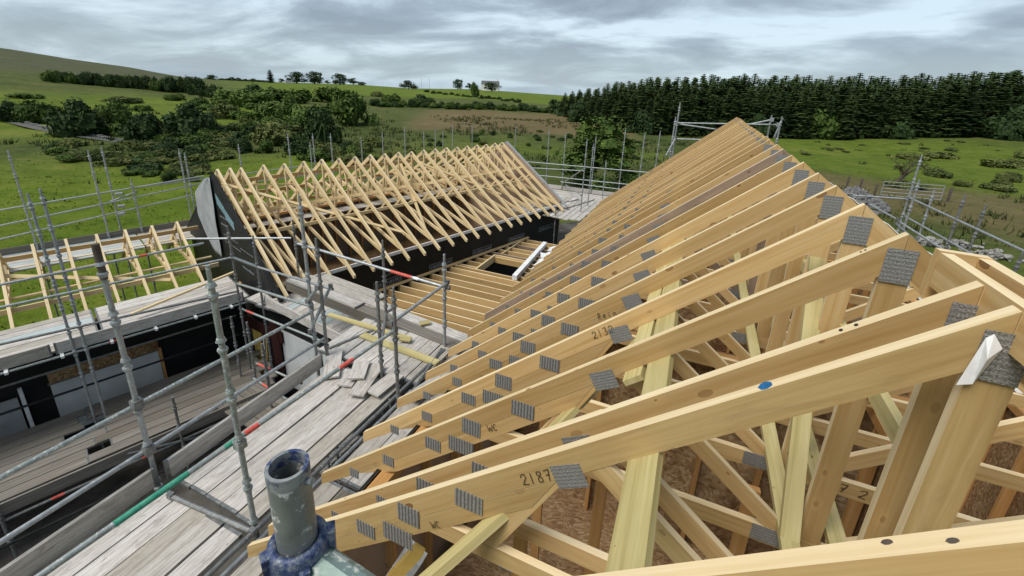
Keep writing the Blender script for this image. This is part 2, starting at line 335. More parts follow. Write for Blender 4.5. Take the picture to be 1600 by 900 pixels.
    def build(s, name, mats, parent=None, origin=None, weld=False):
        """parts are given in the coordinates of their parent"""
        ob = bpy.data.objects.new(name, s.mesh(name, mats, origin, weld)); COL.objects.link(ob)
        if origin is not None: ob.location = origin
        if parent is not None: ob.parent = parent
        return ob
def tag(o, label, cat, group=None, kind=None):
    if label: o['label'] = label
    if cat: o['category'] = cat
    if group: o['group'] = group
    if kind: o['kind'] = kind
    return o
def thing(name, label, cat, loc=(0, 0, 0), rz=0.0, group=None):
    o = bpy.data.objects.new(name, None); o.empty_display_size = 0.2; COL.objects.link(o)
    o.location = loc; o.rotation_euler = (0, 0, rz)
    return tag(o, label, cat, group)
def dup(root, loc=None, rz=None, label=None, scale=None):
    def cp(o, par):
        c = o.copy(); COL.objects.link(c)
        if par is not None: c.parent = par
        for ch in list(o.children): cp(ch, c)
        return c
    c = cp(root, None)
    if loc is not None: c.location = loc
    if rz is not None: c.rotation_euler = (0, 0, rz)
    if scale is not None: c.scale = scale
    if label: c['label'] = label
    return c
ORD = ['first', 'second', 'third', 'fourth', 'fifth', 'sixth', 'seventh', 'eighth', 'ninth', 'tenth', 'eleventh', 'twelfth', 'thirteenth', 'fourteenth', 'fifteenth',
       'sixteenth', 'seventeenth', 'eighteenth', 'nineteenth', 'twentieth', 'twenty-first', 'twenty-second', 'twenty-third', 'twenty-fourth', 'twenty-fifth', 'twenty-sixth']
X, Y, Z = Vector((1, 0, 0)), Vector((0, 1, 0)), Vector((0, 0, 1))
def V(x, y, z): return Vector((x, y, z))

# ------------------------------------------------------------------ land
SKYL = [(-180, -.6), (-95, 2.6), (-80, 1.9), (-71, 1.36), (-67.5, .88), (-63.3, .42), (-59, -.30), (-51.5, -.42), (-42, -.32), (-36, -.52), (-28, -.30), (-18.5, -.57), (-8, -.8), (0, -.8), (40, -.6), (180, -.6)]
def lerp_tab(tab, x):
    for (a, b), (c, d) in zip(tab, tab[1:]):
        if x <= c: return b+(d-b)*(x-a)/(c-a)
    return tab[-1][1]
def sst(a, b, x):
    t = min(1, max(0, (x-a)/(b-a))); return t*t*(3-2*t)
def land_z(x, y):
    r = math.hypot(x, y); az = math.degrees(math.atan2(x, y))
    zt = 700*math.tan(rad(lerp_tab(SKYL, az)))
    z = GZ+(zt-GZ)*sst(70, 680, r)
    z += 2.0*sst(7, 26, az)*sst(70, 150, r)*(1-sst(200, 400, r))
    k = sst(22, 60, r)*(1-sst(300, 600, r)*.6)
    z += k*(0.55*noise.noise((x*.045, y*.045, 0))+0.28*noise.noise((x*.13, y*.13, 3)))+sst(22, 40, r)*.10*noise.noise((x*.5, y*.5, 7))
    if r > 720: z -= (r-720)*0.012
    return z
def zone(x, y):
    r = math.hypot(x, y); az = math.degrees(math.atan2(x, y)); n = noise.noise((x*.03, y*.03, 11))*.5
    nr = noise.noise((x*.012, y*.012, 5))
    lush = (1-sst(-44+6*n, -38+6*n, az))*(1-sst(46, 64, r+22*n))                     # bright meadow at the left
    lush = max(lush, .75*(1-sst(-52, -46, az))*sst(66, 90, r)*(1-sst(150, 210, r+40*n)))
    lush = max(lush, .8*sst(-58, -50, az)*(1-sst(-14, -8, az))*sst(230, 270, r+60*nr))  # far pastures
    lush = max(lush, .7*sst(0, 6, az)*sst(56, 66, r)*(1-sst(110, 150, r)))          # meadow before the plantation
    lush = max(lush, .5*sst(-40, -34, az)*(1-sst(0, 6, az))*(1-sst(60, 80, r+20*n))*sst(.05, .3, n+.2))
    lush = max(lush, .55*sst(6, 12, az)*(1-sst(30, 42, r+10*n)))
    dry = sst(-37+4*n, -33+4*n, az)*(1-sst(-10, -6, az))*sst(80, 88, r+9*n)*(1-sst(150, 160, r))
    dry = max(dry, .75*sst(4, 9, az)*sst(40, 47, r+9*n)*(1-sst(56, 66, r+9*n)))
    moor = (1-sst(-62, -56, az))*sst(250, 330, r)
    return lush*(1-moor)*(1-dry), dry, moor
def make_land():
    rs = [0.0]+[6*1.052**i for i in range(108)]; rs = [r for r in rs if r < 1400]+[2500, 5000]
    azs = []
    a = -180.0
    while a < 180: azs.append(a); a += 0.75 if -86 < a < 40 else 6
    vs = []; cols = []
    for r in rs:
        for a in azs:
            x, y = r*math.sin(rad(a)), r*math.cos(rad(a)); z = land_z(x, y) if r < 1400 else -60-(r-1400)*.01
            vs.append((x, y, z)); cols.append((*zone(x, y), 1))
    n = len(azs); fs = []
    for i in range(len(rs)-1):
        for j in range(n):
            k = (j+1) % n
            fs.append((i*n+j, (i+1)*n+j, (i+1)*n+k, i*n+k) if i else (j*0, n+j, n+k))
    me = bpy.data.meshes.new('land'); me.from_pydata(vs, [], fs); me.materials.append(MATS['land'])
    at = me.color_attributes.new('zone', 'FLOAT_COLOR', 'POINT'); at.data.foreach_set('color', [c for q in cols for c in q])
    me.polygons.foreach_set('use_smooth', [True]*len(fs)); me.validate(); me.update()
    o = bpy.data.objects.new('grassland', me); COL.objects.link(o); o['kind'] = 'structure'
make_land()
def on_land(px, py, maxr=1300):
    v = ray(px, py); t = 10/ math.hypot(v.x, v.y); st = 0.5/math.hypot(v.x, v.y)
    p = v*t
    while math.hypot(p.x, p.y) < maxr:
        if p.z < land_z(p.x, p.y): return V(p.x, p.y, land_z(p.x, p.y))
        t += st*max(1, t*math.hypot(v.x, v.y)/60); p = v*t
    h = math.hypot(v.x, v.y); p = v*(690/h); return V(p.x, p.y, land_z(p.x, p.y))
def pxscale(p): return p.dot(FW)/FPX               # metres per picture pixel at p

# building yard and the lane
def sheet(name, pts, z, m, kind='structure'):
    mb = MB(); mb.face([V(x, y, z) for x, y in pts], [(x, y) for x, y in pts]); o = mb.build(name, m); o['kind'] = kind; return o
sheet('yard', [(-14, -6), (-14.6, 4), (-17, 9.2), (-13, 19.5), (-6, 27), (-1.5, 25), (6.5, 21), (8, 10), (8.5, -6)], GZ+0.12, 'soil')
lane = [on_land(px, py) for px, py in ((-60, 172), (-20, 183), (18, 193), (60, 203), (105, 211), (150, 218), (196, 225))]
mb = MB()
for a, b in zip(lane, lane[1:]):
    q = [a, b]; d, sd, u = perp(b-a, Z)
    c0, c1, c2, c3 = a-sd*.5, b-sd*.5, b+sd*.5, a+sd*.5
    mb.face([V(p.x, p.y, land_z(p.x, p.y)+0.12) for p in (c0, c3, c2, c1)], [(0, 0)]*4)
o = mb.build('lane', 'road'); o['kind'] = 'structure'
random.seed(31)
# low field wall along the lane
mb = MB()
for a, b in zip(lane, lane[1:]):
    d, sd, u = perp(b-a, Z); L = (b-a).length; n = int(L/0.7)
    for i in range(n):
        p = a+(b-a)*((i+.5)/n)-sd*1.1; h = random.uniform(.3, .55)
        mb.bar(p+V(0, 0, h/2-.15)-d*.33, p+V(0, 0, h/2-.15)+d*.33, .45, h, up=Z+sd*random.uniform(-.15, .15))
tag(mb.build('field_wall', 'stone'), 'low grey dry-stone field wall along the lane at the left', 'wall')

# ------------------------------------------------------------------ vegetation builders (unit sized, then scaled)
def leaf_cluster(mb, c, R, n, size, squash=1.0, core=None):
    for _ in range(n):
        d = Vector((random.gauss(0, 1), random.gauss(0, 1), random.gauss(0, 1))).normalized()
        q = c+Vector((d.x*R, d.y*R, d.z*R*squash))*random.uniform(.72, 1.05)
        nrm = (d+Vector((random.gauss(0, .5), random.gauss(0, .5), random.gauss(0, .5)))).normalized()
        _, a, b = perp(nrm, Z); s = size*random.uniform(.6, 1.35)
        mb.face([q-a*s-b*s*.5, q+a*s*.2-b*s*.75, q+a*s+b*s*.35, q-a*s*.3+b*s*.7], [(0, 0), (1, 0), (1, 1), (0, 1)])
def bush_mesh(name, m, lumps, leaves, size, top=1.0, seed=1):
    """a rounded shrub one unit wide and one unit high, base at the origin"""
    random.seed(seed); mb = MB(); bmb = bmesh.new()
    for i in range(lumps):
        a = random.uniform(0, 2*math.pi); rr = random.uniform(.0, .33)
        R = random.uniform(.12, .20); z = random.uniform(.05, max(.08, top*.5-R))*(1-rr*1.1)
        c = Vector((rr*math.cos(a), rr*math.sin(a), max(z, R*.35)))
        leaf_cluster(mb, c, R, leaves//lumps, size)
        # twiggy inside of the lump
        for _ in range(14):
            d = Vector((random.gauss(0, 1), random.gauss(0, 1), random.gauss(0, 1))).normalized()
            _, e, f = perp(d, Z); q = c+d*R*random.uniform(.2, .6); s = R*.5
            mb.face([q-e*s-f*s, q+e*s-f*s, q+e*s+f*s, q-e*s+f*s], [(0, 0)]*4)
    return mb.mesh(name, m)
def conifer_meshes(seed):
    random.seed(seed); tr = MB().tube((0, 0, -.02), (0, 0, .96), .016, 7, .003); mb = MB()
    T = 30
    for i in range(T):
        h = .10+.88*i/(T-1); L = (.165*(1-h)**.40+.008)*random.uniform(.8, 1.15); nb = 9 if h < .75 else 6
        a0 = random.uniform(0, 6.3)
        for k in range(nb):
            a = a0+2*math.pi*k/nb+random.uniform(-.25, .25); l = L*random.uniform(.72, 1.2); dr = -.14*l+random.uniform(-.02, .0)
            d = Vector((math.cos(a), math.sin(a), 0)); s = Vector((-d.y, d.x, 0)); base = Vector((0, 0, h))
            mid = base+d*l*.55+Z*(dr*.2); tip = base+d*l+Z*(dr+.018*h); wd = l*.30+.006
            mb.face([base+Z*.006, mid-s*wd-Z*.010, tip, mid+s*wd-Z*.010], [(0, 0)]*4)
            mb.face([base-Z*.012, mid-s*wd*.55-Z*.035, tip-Z*.022, mid+s*wd*.55-Z*.035], [(0, 0)]*4)
    mb.tube((0, 0, .93), (0, 0, 1.0), .010, 5, .0015)
    return tr.mesh('trunk', 'bark'), mb.mesh('crown', 'needle')
def tree_meshes(seed, m='leaf_dark', flat=1.0, lean=0.0, leaves=900):
    """broadleaf: tapered trunk, limbs and clumps of leaves, one unit high"""
    random.seed(seed); tr = MB(); cr = MB()
    tr.tube((0, 0, -.03), (lean*.3, 0, .34), .035, 8, .024)
    for i in range(11):
        a = i*2*math.pi/7+random.uniform(-.3, .3); zr = random.uniform(.16, .80); R = random.uniform(.14, .30)*(1.15-.6*abs(zr-.45))
        e = Vector((lean+R*math.cos(a), R*math.sin(a), zr*flat+.02))
        tr.tube((lean*.3, 0, min(.33, zr)-.02), e, .015, 6, .004); leaf_cluster(cr, e, random.uniform(.16, .22), leaves//9, .034, .95)
    for i in range(2):
        e = Vector((lean*1.1+random.uniform(-.1, .1), random.uniform(-.1, .1), (.80+.06*i)*flat+.02)); tr.tube((lean*.3, 0, .34), e, .015, 6, .004); leaf_cluster(cr, e, .16, leaves//9, .028, .75)
    return tr.mesh('trunk', 'bark'), cr.mesh('crown', m)
def plant(name, parts, loc, sc, rz, label, cat, group=None):
    r = thing(name, label, cat, loc, rz, group); r.scale = sc
    for pn, me in parts:
        o = bpy.data.objects.new(pn, me); COL.objects.link(o); o.parent = r
    return r
# -- the plantation: rows of dark spruce along the far right
CON = [conifer_meshes(40+i) for i in range(4)]
EDGE = [(-17.9, 152), (-14.5, 128), (-11, 113), (-7, 105), (0, 107), (7, 113), (17, 128), (26, 150), (34, 175)]
TOP = [(-18.4, -.9), (-15.4, .35), (-12.3, 1.1), (-7.9, 2.0), (-4.3, 2.6), (-.8, 2.85), (9, 2.8), (14, 3.05), (18.7, 2.9), (22.7, 3.4), (25, 3.75), (34, 3.9)]
random.seed(5); ncon = 0
for row in range(6):
    a = -17.6+random.uniform(0, 1.0)+(0.5 if row == 0 else row*.25)
    while a < 29.5 and ncon < 290:
        r = lerp_tab(EDGE, a)+row*4.6+random.uniform(-2.0, 2.0); x, y = r*math.sin(rad(a)), r*math.cos(rad(a)); z = land_z(x, y)
        h = (lerp_tab(EDGE, a)+12)*math.tan(rad(lerp_tab(TOP, a)))-z
        h *= random.choice((.88, .93, .96, .98, 1.0))*random.uniform(.97, 1.02) if row > 0 else random.uniform(.62, .92)
        if row < 3: h *= .92
        wd = h*random.uniform(1.05, 1.45) if h > 9 else h*1.4
        tm, cm = CON[ncon % 4]
        plant('spruce_tree', (('trunk', tm), ('crown', cm)), (x, y, z-.1), (wd, wd, h), random.uniform(0, 6.3), 'dark green spruce in the dense plantation at the far right', 'tree', 'spruces of the plantation')
        ncon += 1; a += random.uniform(.85, 1.15)
# shaded floor and undergrowth of the wood, beyond counting
random.seed(9); mb = MB()
for i in range(2600):
    a = random.uniform(-18.5, 31); r = lerp_tab(EDGE, a)+random.uniform(-1.5, 38); x, y = r*math.sin(rad(a)), r*math.cos(rad(a)); z = land_z(x, y)
    leaf_cluster(mb, V(x, y, z+random.uniform(.2, 3.8 if r > lerp_tab(EDGE, a)+2 else 1.3)), random.uniform(.6, 1.3), 5, .6)
o = mb.build('undergrowth', 'leaf_dark'); o['kind'] = 'stuff'
# -- shrubs: picture position of the foot, width and height in pixels, kind
BUSH = {
 'green': [bush_mesh('foliage', 'leaf_green', 15, 1800, .022, .95, 60+i) for i in range(3)],
 'dark': [bush_mesh('foliage', 'leaf_dark', 15, 1800, .022, .95, 70+i) for i in range(3)],
 'olive': [bush_mesh('foliage', 'leaf_olive', 15, 1600, .022, .9, 80+i) for i in range(3)]}
KL = {'green': 'rounded green shrub', 'dark': 'dense dark green shrub', 'olive': 'low olive brown scrub bush'}
def bush(px, py, wp, hp, kind, label, cat='shrub', group=None, loc=None, r=None):
    if loc is None:
        if r: v = ray(px, py); v *= r/math.hypot(v.x, v.y); loc = V(v.x, v.y, land_z(v.x, v.y))
        else: loc = on_land(px, py)
    s = pxscale(loc); me = random.choice(BUSH[kind])
    return plant('shrub', (('foliage', me),), loc-Z*.05*hp*s, (wp*s*1.05, wp*s*1.05, hp*s*1.15/.46), random.uniform(0, 6.3), label, cat, group)
random.seed(12)
NAMED = [
 (60, 192, 72, 38, 'green', 'dark green bush at the left edge above the lane'), (131, 212, 100, 52, 'dark', 'broad dark bush just above the bend of the lane'),
 (188, 208, 70, 50, 'green', 'tall green bush right of the broad dark bush by the lane'), (236, 222, 80, 46, 'dark', 'dark low bush at the right end of the lane'),
 (302, 214, 92, 50, 'dark', 'round dark bush alone in the bright slope, left of centre'), (375, 166, 95, 30, 'green', 'long green thicket below the skyline trees'),
 (356, 186, 60, 32, 'olive', 'greyish bush below the long green thicket'), (430, 190, 80, 36, 'green', 'green bush left of the largest thicket'),
 (475, 200, 85, 44, 'green', 'rounded green bush in the middle thicket'), (500, 232, 86, 62, 'dark', 'tallest dark bush of the middle thicket'),
 (548, 194, 92, 50, 'green', 'wide green bush at the right end of the middle thicket'), (425, 226, 90, 42, 'olive', 'olive bush in front of the middle thicket'),
 (400, 160, 70, 26, 'dark', 'dark bush among the hillside hedges'), (455, 162, 80, 26, 'green', 'green bush among the hillside hedges'), (520, 160, 80, 24, 'green', 'pale green bush among the hillside hedges'),
 (330, 152, 36, 22, 'dark', 'small dark bush at the end of the long hedge'), (20, 190, 60, 30, 'dark', 'dark bush cut by the left edge of the view'),
 (661, 166, 48, 20, 'dark', 'dark round bush on the bank of the brown field'), (611, 163, 40, 18, 'green', 'green bush at the left end of the brown field bank'),
 (740, 149, 24, 20, 'green', 'green bush standing alone below the white farmhouse'),
 (1270, 216, 84, 52, 'green', 'pale broadleaf bush at the foot of the plantation'), (1581, 219, 90, 50, 'dark', 'rounded dark bush at the plantation foot by the right edge'),
 (1499, 213, 56, 24, 'olive', 'low brownish bush between the plantation bushes'), (1180, 215, 60, 36, 'dark', 'dark bush at the plantation foot above the roof ridge'), (1390, 216, 70, 34, 'dark', 'dark bush at the middle of the plantation foot'),
 (1000, 208, 60, 34, 'dark', 'dark bush at the plantation corner behind the scaffold tubes'), (905, 190, 60, 34, 'dark', 'dark bush at the low left end of the plantation'),
]
for px, py, wp, hp, kd, lb in NAMED: bush(px, py, wp, hp, kd, lb)
# the big leafy bush behind the far scaffold
loc = on_land(930, 292); s = pxscale(loc); random.seed(77); mb = MB()
for i in range(26):
    a = random.uniform(0, 6.3); rr = random.uniform(.05, .36); R = random.uniform(.12, .2); c = Vector((rr*math.cos(a), rr*math.sin(a), random.uniform(.1, .86-rr*.75)))
    leaf_cluster(mb, c, R, 230, .013)
    leaf_cluster(mb, c, R*.55, 16, .07)
big = plant('large_bush', (('foliage', mb.mesh('foliage', 'leaf_green')),), loc, (150*s, 150*s, 112*s), .4, 'large rounded leafy bush behind the far scaffold', 'bush')
random.seed(14)
for i in range(26):        # long hedge on the left hillside
    t = i/25; px = 84+t*232+random.uniform(-3, 3); py = 128+t*20+random.uniform(-1.5, 1.5)
    bush(px, py, random.uniform(22, 34), random.uniform(13, 20)+t*8, 'dark' if i % 3 else 'green', 'dark bush of the long hedge across the left hillside', 'hedge bush', 'bushes of the long hillside hedge')
for i in range(24):        # bank behind the brown field
    t = i/23; px = 588+t*290+random.uniform(-4, 4); py = 165+t*11+random.uniform(-1, 1)
    bush(px, py, random.uniform(20, 36), random.uniform(8, 13), 'green' if i % 2 else 'dark', 'bush of the hedge bank along the far side of the brown field', 'hedge bush', 'bushes along the brown field')
for i in range(16):
    t = i/15; px = 668+t*140; py = 145+t*14+random.uniform(-1, 1)
    bush(px, py, random.uniform(10, 16), random.uniform(3, 6), 'dark', 'small bush of the hedge line crossing the far pastures', 'hedge bush', 'bushes across the far pastures')
for i in range(70):        # rough scrub left of centre
    px = random.uniform(190, 600); py = random.uniform(200, 252) if px < 480 else random.uniform(225, 262)
    bush(px, py, random.uniform(30, 62), random.uniform(11, 24), random.choice(['olive', 'olive', 'green', 'dark']), 'low scrub bush in the rough ground beyond the long roof', 'scrub', 'scrub beyond the long roof')
for i in range(46):        # rough edge of the meadow below the lane
    px = random.uniform(95, 345); py = random.uniform(228, 246+.22*(px-95))
    bush(px, py, random.uniform(26, 60), random.uniform(8, 16), random.choice(['olive', 'olive', 'green', 'dark']), 'low rushy mound at the edge of the bright meadow', 'scrub', 'rushy mounds by the meadow')
for i in range(30):
    px = random.uniform(0, 620); py = random.uniform(150, 200)
    bush(px, py, random.uniform(24, 60), random.uniform(8, 18), random.choice(['olive', 'green', 'green']), 'scrub bush on the green hillside at the left', 'scrub', 'scrub on the left hillside')
for i in range(60):        # tussocky bushes in the wet meadow
    px = random.uniform(560, 1010); py = random.uniform(204, 262)
    bush(px, py, random.uniform(9, 22), random.uniform(4, 9), random.choice(['olive', 'dark', 'green']), 'small dark tussock bush in the rushy meadow', 'scrub', 'tussocks of the rushy meadow')
for i in range(11):
    px = random.uniform(1400, 1620); py = random.uniform(240, 300)
    bush(px, py, random.uniform(24, 70), random.uniform(7, 17), 'olive', 'low bramble mound in the rough grass at the right', 'scrub', 'bramble mounds at the right')
for i in range(22):
    px = random.uniform(1240, 1600); py = random.uniform(221, 250)
    bush(px, py, random.uniform(8, 24), random.uniform(2, 4), 'olive', 'small grass tussock in the bright meadow before the plantation', 'scrub', 'tussocks before the plantation')
# skyline trees
TR = [tree_meshes(90+i) for i in range(3)]
def farm_tree(px, py, wp, hp, label, r=620, cf=False, group=None):
    v = ray(px, py); v *= r/math.hypot(v.x, v.y); loc = V(v.x, v.y, v.z); s = pxscale(loc)
    loc.z = min(loc.z, land_z(loc.x, loc.y)+.5)
    h = v.z+hp*s-loc.z
    tm, cm = random.choice(CON if cf else TR)
    k = 2.2 if cf else 1.5
    plant('skyline_tree', (('trunk', tm), ('crown', cm)), loc, (wp*s*k, wp*s*k, h), random.uniform(0, 6.3), label, 'tree', group)
for px, py, wp, hp, lb, cf in ((332, 127, 14, 10, 'round tree left of the skyline tree row', False), (424, 133, 22, 23, 'pointed conifer standing above the skyline tree row', True), (463, 124, 22, 12, 'large round tree right of the pointed conifer', False),
     (491, 124, 24, 12, 'broad round tree on the skyline rise', False), (531, 126, 22, 11, 'spreading tree at the right end of the skyline row', False), (552, 130, 14, 8, 'small tree right of the spreading skyline tree', False), (639, 141, 22, 15, 'lone dark round tree on the skyline', False),
     (715, 138, 15, 14, 'tree left of the white farmhouse on the skyline', False), (768, 139, 22, 10, 'wide tree in front of the white farmhouse', False), (733, 138, 10, 8, 'small tree between the skyline tree and the farmhouse', False), (566, 134, 12, 6, 'low skyline tree left of the lone dark tree', False)):
    farm_tree(px, py, wp, hp, lb, cf=cf, r=600 if px != 768 else 570)
for i in range(16):
    farm_tree(345+i*4.8, 129+i*.25, 9, random.uniform(6, 9.5), 'small tree of the dark row on the skyline', group='skyline tree row')
for i in range(9):
    farm_tree(440+i*12, 128+i*.5, 8, random.uniform(5, 7), 'low hedge tree on the skyline rise', group='skyline hedge trees')
# farmhouses on the skyline
def farmhouse(px, py, wp, hp, label, r, rz):
    v = ray(px, py); v *= r/math.hypot(v.x, v.y); s = pxscale(v); h = thing('farmhouse', label, 'house', (v.x, v.y, v.z-.6), rz); L = wp*s; H = hp*s; D = L*.55
    mb = MB(); mb.box((-L/2, -D/2, -1), (L/2, D/2, H*.62+.6)); mb.build('wall', 'render_white', h)
    mb = MB(); mb.prism([(-D/2-.3, H*.6+.6), (D/2+.3, H*.6+.6), (0, H+.6)], (-L/2-.2, 0, 0), Y, Z, X, L+.4, (1, 0)); mb.build('roof', 'slate', h)
    for k in (-.3, 0, .3): MB().box((L*k-.5, -D/2-.05, .9), (L*k+.5, -D/2+.05, 2.0)).build('window', 'window_dark', h)
    MB().box((L*.38, -.4, H*.8), (L*.46, .4, H*1.25+.6)).build('chimney', 'render_white', h)
farmhouse(766, 140, 27, 13, 'white farmhouse with dark roof on the far skyline', 610, rad(20))
farmhouse(300, 127, 13, 7, 'small white house at the end of the left hill skyline', 600, rad(60))
farmhouse(452, 131, 9, 5, 'tiny white outbuilding under the skyline trees', 580, rad(40))
for i, px in enumerate((659, 671, 722)):
    v = ray(px, 140); v *= 590/math.hypot(v.x, v.y); s = pxscale(v)
    mb = MB().tube(V(v.x, v.y, v.z-1), V(v.x, v.y, v.z+16*s), .13, 6).bar(V(v.x-1, v.y, v.z+14.5*s), V(v.x+1, v.y, v.z+14.5*s), .12, .12)
    tag(mb.build('power_pole', 'bark', None, V(v.x, v.y, v.z)), ['leftmost thin power pole on the skyline', 'power pole right of the leftmost one', 'power pole near the white farmhouse'][i], 'pole')
# wind-bent hawthorn
loc = on_land(1393, 292); s = pxscale(loc); random.seed(21); tr = MB(); cr = MB()
h0 = Vector((0, 0, -.1)); bend = (RT*.62+Z*.9)
mid = bend*1.5; tr.tube(h0, mid, .17, 8, .12); tr.tube(h0+RT*.25, mid+RT*.5+Z*.2, .12, 7, .08)
for i in range(15):
    a = random.uniform(0, 6.3); e = mid+RT*random.uniform(-1.7, 1.9)+Z*random.uniform(.7, 2.1)+FW.cross(RT)*0+Vector((math.cos(a), math.sin(a), 0))*.8
    tr.tube(mid+Vector((random.uniform(-.2, .2), 0, 0)), e, .055, 5, .012)
    for k in range(3): tr.tube(e*.75+mid*.25, e+Vector((random.gauss(0, .5), random.gauss(0, .5), random.gauss(.1, .35))), .02, 4, .006)
    leaf_cluster(cr, e, random.uniform(.35, .6), 60, .075, .45)
hw = thing('hawthorn_tree', 'wind-bent thin hawthorn tree beside the field gate', 'tree', loc); hw.scale = (s*68/5,)*3
tr.build('trunk', 'bark', hw); cr.build('crown', 'leaf_olive', hw)
# gate, posts and the heap of stone
g0, g1 = on_land(1374, 309), on_land(1468, 316); hgt = pxscale(g0)*24
gt = thing('field_gate', 'grey tubular steel field gate below the bent hawthorn', 'gate', g0); dg = g1-g0
mb = MB()
for k in (.12, .34, .56, .78, 1.0): mb.tube(Z*hgt*k, dg+Z*hgt*k, .03, 6)
mb.build('rails', 'galv_tube', gt)
for k in (0, .5, 1): MB().tube(dg*k, dg*k+Z*hgt, .035, 6).build('upright', 'galv_tube', gt)
for i, (px, py) in enumerate(((1365, 309), (1480, 316), (1342, 300), (1322, 296))):
    p = on_land(px, py); tag(MB().bar(p-Z*.2, p+Z*1.25, .16, .16, up=X).build('gate_post', 'bark', None, p), ['wooden gate post left of the field gate', 'wooden gate post right of the field gate', 'fence post between the stone heap and the gate', 'fence post above the stone heap'][i], 'post')
random.seed(17); loc = on_land(1330, 322); s = pxscale(loc); mb = MB()
for i in range(420):
    a = random.uniform(0, 6.3); rr = math.sqrt(random.random()); R = 46*s; hh = (1-rr**1.3)*30*s
    p = Vector((rr*R*math.cos(a), rr*R*math.sin(a), hh*random.uniform(.6, 1.0))); q = random.uniform(.14, .32)
    d = Vector((random.gauss(0, 1), random.gauss(0, 1), random.gauss(0, .6))).normalized()
    mb.bar(p-d*q, p+d*q, q*1.3, q, up=(random.gauss(0, 1), random.gauss(0, 1), 1))
o = mb.build('stone_heap', 'stone'); o.location = loc; tag(o, 'heap of grey broken stone beyond the right scaffold', 'stone heap')
# loose pale rubble along the yard edge at the right
random.seed(18)
for i, (px, py, n) in enumerate(((1452, 380, 60), (1500, 382, 40), (1555, 400, 70))):
    loc = atz(px, py, GZ+.15); mb = MB()
    for k in range(n):
        p = Vector((random.gauss(0, .36), random.gauss(0, .24), random.uniform(-.1, .22))); q = random.uniform(.06, .18); d = Vector((random.gauss(0, 1), random.gauss(0, 1), .3)).normalized()
        mb.bar(p-d*q, p+d*q, q*1.3, q, up=(random.gauss(0, 1), random.gauss(0, 1), 1))
    o = mb.build('rubble_pile', 'rubble'); o.location = loc
    tag(o, ['pale rubble pile below the bend of the right scaffold', 'small pale rubble pile between the other rubble piles', 'pale rubble pile nearest the right edge'][i], 'rubble')
# grass and rushes, beyond counting
random.seed(23)
def blades(mb, p, n, h, sp, w):
    for _ in range(n):
        a = random.uniform(0, 6.3); q = p+Vector((random.gauss(0, sp), random.gauss(0, sp), -.03)); d = Vector((math.cos(a), math.sin(a), 0)); hh = h*random.uniform(.5, 1.2)
        l = Vector((random.gauss(0, .35), random.gauss(0, .35), 1))*hh
        mb.face([q-d*w, q+d*w, q+l], [(0, 0), (1, 0), (.5, 1)])
mb = MB()
for i in range(3000):
    a = random.uniform(-78, 32); r = random.uniform(17, 70)*random.uniform(.6, 1.2)
    if r < 16: continue
    x, y = r*math.sin(rad(a)), r*math.cos(rad(a))
    if r < 30 and -46 < a < 14: continue
    blades(mb, V(x, y, land_z(x, y)), 5, .13, .3, .03+.0006*r)
o = mb.build('grass', 'grass_blade'); o['kind'] = 'stuff'
mb = MB()
for i in range(4200):
    a = random.uniform(-78, 32); r = random.uniform(26, 130)
    if r < 30 and -46 < a < 14: continue
    x, y = r*math.sin(rad(a)), r*math.cos(rad(a))
    if zone(x, y)[0] > .3 and random.random() < .96: continue
    if noise.noise((x*.06, y*.06, 2)) < -.05: continue
    blades(mb, V(x, y, land_z(x, y)), 7, .6, .28, .03+.0007*r)
o = mb.build('rushes', 'rush_blade'); o['kind'] = 'stuff'
